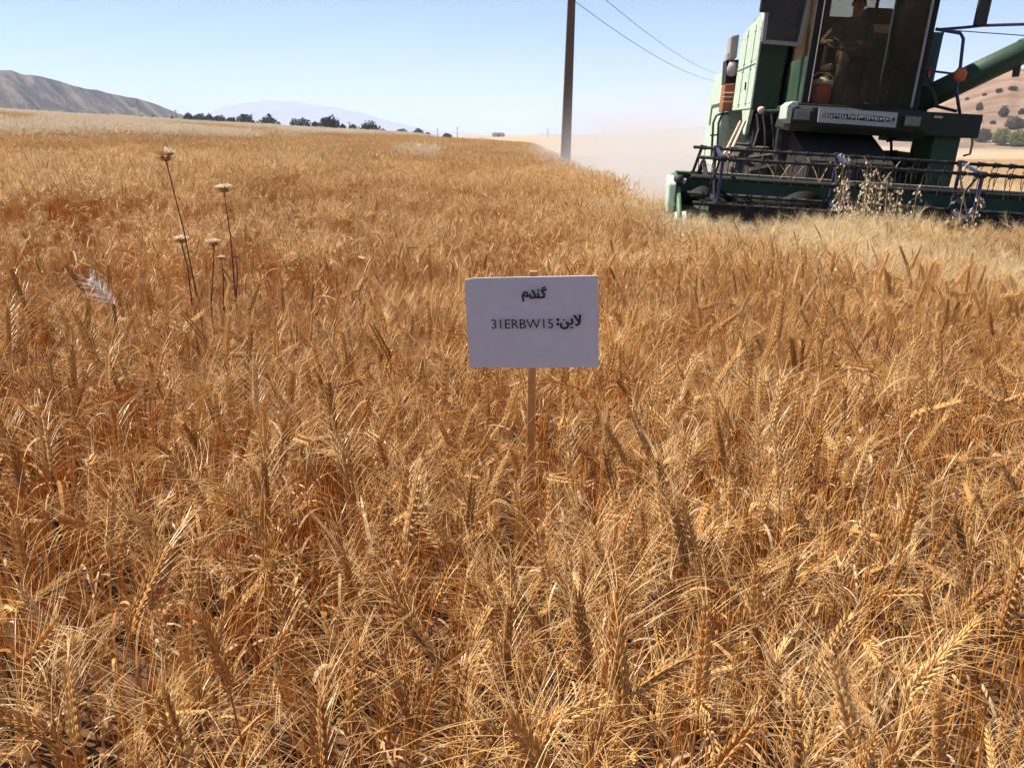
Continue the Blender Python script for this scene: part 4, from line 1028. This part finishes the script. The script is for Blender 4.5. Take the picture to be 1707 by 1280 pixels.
# one bleached white ear by the flower stems
wp = atY(152, 470, 2.75); wg = gz(wp[0], wp[1])
be = empty('bleached_wheat_stalk', (wp[0] + .10, wp[1], wg)); tag(be, 'silvery white bleached ear fanned open among brown wheat near the dead flowers', 'wheat')
w1 = wp - np.array(be.location); w0 = w1 + np.array([.075, -.01, -.085]); r = np.random.default_rng(8)
MB().tube([(0, 0, 0), w0 * np.array([.6, .6, .7]), w0], [.0024, .002, .0016], 5).build('stem', M['oatstem'], be, smooth=True)
eb, ab = MB(), MB(); ax = (w1 - w0) / np.linalg.norm(w1 - w0)
for i in range(20):
    s_ = i / 19; p = w0 * (1 - s_) + w1 * s_
    for q in range(3):
        o = r.normal(0, 1, 3); o -= ax * np.dot(o, ax); o /= np.linalg.norm(o); dr = ax + o * .35
        bulb(eb, p + o * .003, dr, .016, .0034, .0026, o)
        curve_awn(ab, p + o * .004, dr + o * r.uniform(.2, .8), o * r.uniform(.1, .8), .065 * r.uniform(.6, 1.2), .0011, 0)
eo = eb.build('ear', M['white_ear'], be, smooth=True); ab.build('awns', M['white_ear'], eo, fix=False)['kind'] = 'stuff'

# ---------------------------------------------------------------- wild oats in front of the header, green weed
def oat_plant(px, top, base, Yo, seed, nstem, label, wid):
    p = atY(px, base, Yo); hh_ = atY(px, top, Yo)[2]; g0_ = gz(p[0], Yo)
    E_ = empty('wild_oat', (p[0], Yo, g0_)); tag(E_, label, 'wild oat', 'wild oat clumps in front of the header')
    r = np.random.default_rng(seed); H = hh_ - g0_
    for k_ in range(nstem):
        h = H * (1 if k_ == 0 else r.uniform(.80, .98)); a = r.uniform(0, 2*PI); ln = r.uniform(.0, wid)
        tipx = np.array([math.cos(a) * ln, math.sin(a) * ln * .4, h]); st_ = MB()
        pth = [np.array([0, 0, 0]) + np.array([r.normal(0, .03), r.normal(0, .03), 0]), tipx * np.array([.35, .35, .5]), tipx]
        st_.tube(pth, [.003, .0026, .0012], 4, cap=False)
        hk = MB()
        for j in range(26):
            s = r.uniform(.48, 1.0); o_ = pth[1] + (pth[2] - pth[1]) * (s - .5) * 2
            b_ = r.uniform(0, 2*PI); l = .10 * (1.12 - s) / .6 + .012; e_ = o_ + np.array([math.cos(b_)*l, math.sin(b_)*l, r.uniform(-.02, .05)])
            st_.tube([o_, (o_+e_)/2 + np.array([0, 0, .015]), e_], .0008, 3, cap=False)
            dn = np.array([r.normal(0, .35), r.normal(0, .35), -1.0]); dn /= np.linalg.norm(dn); L_ = r.uniform(.024, .034)
            sd_ = np.cross(dn, np.array([math.cos(b_), math.sin(b_), .2])); sd_ /= np.linalg.norm(sd_); nn = np.cross(sd_, dn)
            for g in (-1, 1):                                  # two open papery glumes
                ax = dn + nn * g * .35
                hk.ribbon([e_, e_ + ax*L_*.45, e_ + ax*L_], [.003, .0105, .001], sd_)
        so_ = st_.build('stem', M['oatstem'], E_, fix=False); hk.build('husks', M['oat'], so_, fix=False)['kind'] = 'stuff'
for i, a in enumerate([(1398, 262, 345, 7.55, 4, 'wild oat clump with two high drooping tufts left of the blue reel post', .14),
                       (1450, 272, 350, 7.6, 6, 'tallest bushy wild oat clump in front of the middle of the reel', .13),
                       (1482, 288, 350, 7.5, 5, 'bushy wild oat clump right of the tallest oats', .12),
                       (1424, 300, 352, 7.45, 6, 'low dense wild oat clump at the foot of the blue reel post', .16),
                       (1522, 312, 350, 7.5, 1, 'single thin wild oat stem before the dark header', .02),
                       (1600, 270, 345, 7.5, 1, 'tall single wild oat stem before the fuel tank column', .05),
                       (1622, 315, 358, 7.45, 2, 'short wild oat tuft below the reel strut', .04)]):
    oat_plant(a[0], a[1], a[2], a[3], 60 + i, a[4], a[5], a[6])
gp = atY(535, 275, 14.0)
GW = empty('green_weed', (gp[0], 14.0, gz(gp[0], 14.0))); tag(GW, 'yellow-green bushy weed standing alone in the ripe wheat', 'weed')
gs, gl_ = MB(), MB(); r = np.random.default_rng(5); gh = gp[2] - GW.location.z + .16
for k_ in range(9):
    a = r.uniform(0, 2*PI); tip = np.array([math.cos(a)*r.uniform(.02, .16), math.sin(a)*r.uniform(.02, .16), gh*r.uniform(.85, 1.05)])
    gs.tube([np.zeros(3), tip*np.array([.4, .4, .6]), tip], [.005, .004, .002], 4, cap=False)
    for j in range(26):
        s = r.uniform(.6, 1); o_ = tip * s; d = r.normal(0, 1, 3); d[2] = abs(d[2]); d /= np.linalg.norm(d); s_ = np.cross(d, r.normal(0, 1, 3)); s_ /= np.linalg.norm(s_)
        gl_.ribbon([o_, o_ + d*.03, o_ + d*.055], [.006, .018, .002], s_)
gs.build('stem', M['green_weed'], GW, fix=False); gl_.build('foliage', M['green_weed'], GW, fix=False)

# ---------------------------------------------------------------- trees, scrub
def tree(name, loc, wd, ht, seed, mat, label, group, cat='tree', trunk=.25, leaf=.5, n=420):
    r = np.random.default_rng(seed); E_ = empty(name, loc); tag(E_, label, cat, group)
    tr = MB(); th_ = ht * trunk; rad = max(.06, ht * .035)
    tr.tube([(0, 0, -.4), (r.normal(0, .04)*ht, 0, th_), (r.normal(0, .05)*ht, r.normal(0, .03)*ht, ht*.6)], [rad*1.3, rad, rad*.4], 7)
    for k_ in range(5):
        a = r.uniform(0, 2*PI); tr.tube([(0, 0, th_*r.uniform(.7, 1.4)), (math.cos(a)*wd*.2, math.sin(a)*wd*.2, ht*.55), (math.cos(a)*wd*.36, math.sin(a)*wd*.36, ht*r.uniform(.6, .8))], [rad*.6, rad*.4, rad*.12], 5)
    tr.build('trunk', M['bark'], E_, smooth=True)
    # leaf sprays gathered in clumps through a lumpy crown
    n = int(n * 4.0); p = r.normal(0, 1, (n, 3)); p /= np.linalg.norm(p, axis=1)[:, None]
    cl = r.normal(0, 1, (22, 3)); cl /= np.linalg.norm(cl, axis=1)[:, None]
    lump = .80 + .22 * np.exp(-(1 - (p @ cl.T).max(1)) / .035)
    p *= (r.uniform(.12, 1, (n, 1)) ** .42) * lump[:, None]
    p[:, 2] = np.where(p[:, 2] < 0, p[:, 2] * .45, p[:, 2])
    p = p * np.array([wd/2, wd/2, (ht - th_*.8) * .70]) + np.array([0, 0, ht - (ht - th_*.8) * .70])
    u = r.normal(0, 1, (n, 3)); u /= np.linalg.norm(u, axis=1)[:, None]; v = np.cross(u, r.normal(0, 1, (n, 3))); v /= np.linalg.norm(v, axis=1)[:, None]
    s = leaf * r.uniform(.6, 1.3, (n, 1)); u *= s * .5; v *= s * .32
    V = np.stack([p - u, p - v * .9 + u*.1, p + u, p + v], 1).reshape(-1, 3); Q = np.arange(n*4).reshape(n, 4)
    link('crown', quads_mesh('crown', V, Q, mat), E_)
TR = [(313, 187.5, 14), (331, 186, 25), (348, 189, 11), (365, 188.5, 24), (384, 193, 15), (405, 186, 29), (445, 190, 46), (500, 194, 33), (525, 201, 11), (547, 190, 36), (571, 206, 12), (588, 206, 13), (614, 200, 31), (638, 214, 10), (669, 213, 16), (697, 213, 17), (713, 220, 8), (745, 221, 15)]
for i, (px, tp_, wp_) in enumerate(TR):
    Yt = 225 + 20 * (i % 3) + (120 if px > 650 else 0); k_ = Yt / F; wd = wp_ * k_ * 1.3
    t_ = atY(px, tp_, Yt); b_ = gz(t_[0], Yt); ht = t_[2] - b_
    lb = ('wide dark round-crowned tree in the row beyond the field crest' if wp_ > 40 else
          'big rounded dark tree standing a little apart beyond the field crest' if px == 547 else
          'open-crowned dark tree at the thin end of the tree row' if px == 614 else
          'low spreading dark tree beyond the pale field crest' if px == 500 else
          'small hazy tree on the far plain past the tree row' if px > 650 else
          'dark round tree in the row beyond the field crest' if wp_ > 20 else 'small dark tree filling a gap in the row beyond the crest')
    tree('oak_tree', (t_[0], Yt, b_), wd, ht, 200 + i, M['tree_leaf'], lb, 'trees beyond the field crest', trunk=max(.12, 1 - wp_*k_*.85/ht), leaf=max(.45, wd*.085), n=520)
r = np.random.default_rng(77)
for i in range(16):
    px = 28 + i * 17 + r.uniform(-5, 5); py = 180.5 + px * .034 + r.uniform(-1.5, 1.5); Yt = 105; t_ = atY(px, py, Yt); b_ = gz(t_[0], Yt)
    tree('scrub_bush', (t_[0], Yt, b_), r.uniform(.7, 1.7), max(1.0, t_[2] - b_), 300 + i, M['tree_leaf'], 'small dark bush at the foot of the left hill', 'bushes at the foot of the left hill', 'bush', .1, .22, 150)
BU = [(1632, 172, 186, 13, 'bush_leaf', 'rust-brown bush low on the right hillside'), (1625, 192, 208, 22, 'bush_leaf', 'grey-green round bush just above the hill foot track'), (1672, 177, 196, 17, 'bush_leaf', 'upright grey bush on the right hillside'),
      (1691, 196, 216, 34, 'bush_leaf', 'broad grey-green thicket on the right hillside'), (1636, 216, 238, 36, 'tree_leaf', 'dark shady tree left of the bright green shrub'), (1668, 213, 243, 34, 'green_leaf', 'bright yellow-green shrub at the hill foot'),
      (1700, 217, 245, 44, 'green_leaf', 'wide bright green shrub at the hill foot beyond the auger'), (1655, 202, 208, 9, 'bush_leaf', 'tiny grey bush on the right hillside'), (1641, 156, 161, 8, 'bush_leaf', 'tiny bush along the ridge track'), (1665, 148, 156, 12, 'bush_leaf', 'small bush along the ridge track'),
      (1688, 144, 152, 14, 'bush_leaf', 'wider bush along the ridge track'), (1612, 163, 168, 7, 'bush_leaf', 'tiny bush below the auger tube'), (1702, 182, 192, 12, 'bush_leaf', 'grey bush at the upper hill fold'), (1490, 219, 232, 22, 'tree_leaf', 'dark tree seen under the side deck'), (1515, 221, 232, 26, 'tree_leaf', 'second dark tree seen under the side deck'), (1540, 218, 233, 22, 'tree_leaf', 'third dark tree seen under the side deck')]
dgr = bpy.context.evaluated_depsgraph_get(); dgr.update()
hro = bpy.data.objects['hill_right'].evaluated_get(dgr)
for i, (px, t0_, b0_, wp_, mt, lb) in enumerate(BU):
    d_ = ray(px, b0_ - 1); hit, loc_, _, _ = hro.ray_cast(Vector((0, 0, CZ)), Vector(d_).normalized())
    Yb = loc_.y if hit else 120.0
    if not hit or Yb > 400: Yb = 115.0; loc_ = Vector(atY(px, b0_, Yb)); loc_.z = gz(loc_.x, Yb)
    k_ = Yb / F; ht = max(.8, (b0_ - t0_) * k_)
    if not hit: ht = max(1.2, atY(px, t0_, Yb)[2] - loc_.z)
    tree('hill_bush', (loc_.x, loc_.y, loc_.z - .1), wp_ * k_, ht, 400 + i, M[mt], lb, 'bushes and trees on the right hillside', 'bush', .06, max(.3, wp_*k_*.09), 420)

# ---------------------------------------------------------------- power pole, wires, far poles, far shed
M['pole'] = paint('weathered_pole', (.115, .075, .055), .5, .85, (.19, .13, .10), 1.2)
M['wire'] = paint('aluminium_wire', (.10, .10, .12), 0, .5)
def big_pole(px, Yp, h, label, lean=0., w0=.37, w1=.20):
    x_ = atY(px, 255, Yp)[0]; E_ = empty('power_pole', (x_, Yp, gz(x_, Yp)), (0, lean, 0)); tag(E_, label, 'pole')

    m = MB(); m.tube([(0, 0, -.3), (0, 0, h)], [w0*.66, w1*.66], 4); m.build('post', M['pole'], E_, bevel=.015)
    MB().box((-.9, -.06, h - .55), (.9, .06, h - .43)).build('cross_arm', M['pole'], E_)
    for u in (-.8, .8): MB().lathe([(.02, 0), (.05, .02), (.03, .06), (.055, .09), (.02, .13)], (u, 0, h - .43), 10).build('insulator', M['white'], E_)
    return E_
pole = big_pole(942, 27.0, 8.6, 'brown tapering power pole rising from the wheat into the sky', math.radians(1.1))
pole2 = big_pole(1260, 90.0, 9.6, 'second power pole farther along the line behind the harvester', 0)
bpy.context.view_layer.update()
def wire(p0, p1, sag, label):
    pts = [p0*(1-s) + p1*s - np.array([0, 0, sag*4*s*(1-s)]) for s in np.linspace(0, 1, 28)]
    tag(MB().tube(pts, .011, 5).build('power_wire', M['wire']), label, 'wire')
wire(atY(957, -45, 27.0), atY(1260, 117, 100.0), 1.65, 'upper power wire sagging from the pole towards the harvester')
wire(atY(957, 2, 27.0), atY(1260, 124, 90.0), 1.5, 'lower power wire sagging from the pole towards the harvester')
for px, tp_, Yp, lb in ((229, 168, 430, 'thin far power pole against the left hill'), (292, 183, 430, 'thin far power pole where the left hill meets the sky'), (582, 203, 420, 'thin far pole between the dark trees'), (729, 214, 600, 'faint far pole on the plain beside small trees'), (762, 212, 520, 'taller faint far pole on the plain'), (913, 214, 600, 'faint far pole left of the big power pole')):
    t_ = atY(px, tp_, Yp); b_ = gz(t_[0], Yp); hp = t_[2] - b_
    E_ = empty('utility_pole', (t_[0], Yp, b_)); tag(E_, lb, 'pole', 'far utility poles')
    MB().tube([(0, 0, -.3), (0, 0, hp)], [.26, .17], 6).build('post', M['pole'], E_); MB().box((-1.1, -.08, hp - .9), (1.1, .08, hp - .7)).build('cross_arm', M['pole'], E_)
M['render_wall'] = paint('pale_plaster', (.42, .38, .34), .3, .9); M['tin'] = paint('grey_tin_roof', (.30, .31, .33), .3, .6)
s0 = atY(831, 231, 900); sz0 = gz(s0[0], 900); SH = empty('farm_shed', (s0[0], 900, sz0)); SH.scale = (1.9, 1.9, 1); tag(SH, 'small pale farm shed far off on the plain', 'building')
top_ = atY(831, 221.5, 900)[2] - sz0
MB().box((-3.6, -4, 0), (3.6, 4, top_ * .72)).build('wall', M['render_wall'], SH)
MB().slab([(-3.9, -4.3, top_*.72), (3.9, -4.3, top_*.72), (2.6, -4.3, top_), (-2.6, -4.3, top_)], (0, 8.6, 0)).build('roof', M['tin'], SH)
MB().box((-.8, -4.05, 0), (.8, -4.003, top_*.5)).build('door', M['dark'], SH)

# ---------------------------------------------------------------- air: haze over the plain, dust blown out behind the harvester
def vol_mat(name, color, density, aniso=0.0):
    m = bpy.data.materials.new(name); m.use_nodes = True; t = m.node_tree; t.nodes.remove(t.nodes['Principled BSDF'])
    v = N(t, 'ShaderNodeVolumePrincipled'); v.inputs['Color'].default_value = (*color, 1); v.inputs['Anisotropy'].default_value = aniso
    v.inputs['Density'].default_value = density; t.links.new(v.outputs[0], t.nodes['Material Output'].inputs['Volume']); return m, t, v
hz, _, _ = vol_mat('pale_haze', (.62, .75, 1.0), .00021, 0.0)
tag(MB().box((-14500, -80, -9), (14500, 15500, 290)).build('haze', hz), kind='stuff')
du, t, v = vol_mat('dust', (.79, .765, .75), 0.0, 0.0)
c = N(t, 'ShaderNodeTexCoord'); s = N(t, 'ShaderNodeSeparateXYZ'); t.links.new(c.outputs['Object'], s.inputs[0])
def mr(o, a, b, c0, c1):
    q = N(t, 'ShaderNodeMapRange'); q.interpolation_type = 'SMOOTHSTEP'; t.links.new(o, q.inputs[0])
    for i, k_ in enumerate((a, b, c0, c1)): q.inputs[i + 1].default_value = k_
    return q.outputs[0]
def mul(*os_):
    o = os_[0]
    for p in os_[1:]:
        q = N(t, 'ShaderNodeMath', operation='MULTIPLY'); t.links.new(o, q.inputs[0])
        if hasattr(p, 'links'): t.links.new(p, q.inputs[1])
        else: q.inputs[1].default_value = p
        o = q.outputs[0]
    return o
nz = ramp(t, noise(t, .45, 5, .6, 'Object'), [(.38, (.04,) * 3), (.62, (1,) * 3)])
low = mr(s.outputs[2], -.6, 3.0, 1, 0.10); high = mr(s.outputs[2], .4, 3.2, 1, 0)
dens = mul(nz, low, high, mr(s.outputs[0], .2, 3.6, 0, 1), mr(s.outputs[0], 5.5, 9.5, 1, 0), mr(s.outputs[1], 11, 14, 0, 1), mr(s.outputs[1], 26, 46, 1, 0), .5)
t.links.new(dens, v.inputs['Density'])
tag(MB().box((.1, 10.6, -.75), (9.8, 46.5, 6.3)).build('dust_cloud', du), 'pale dust cloud blown out behind the harvester', 'dust', kind='stuff')
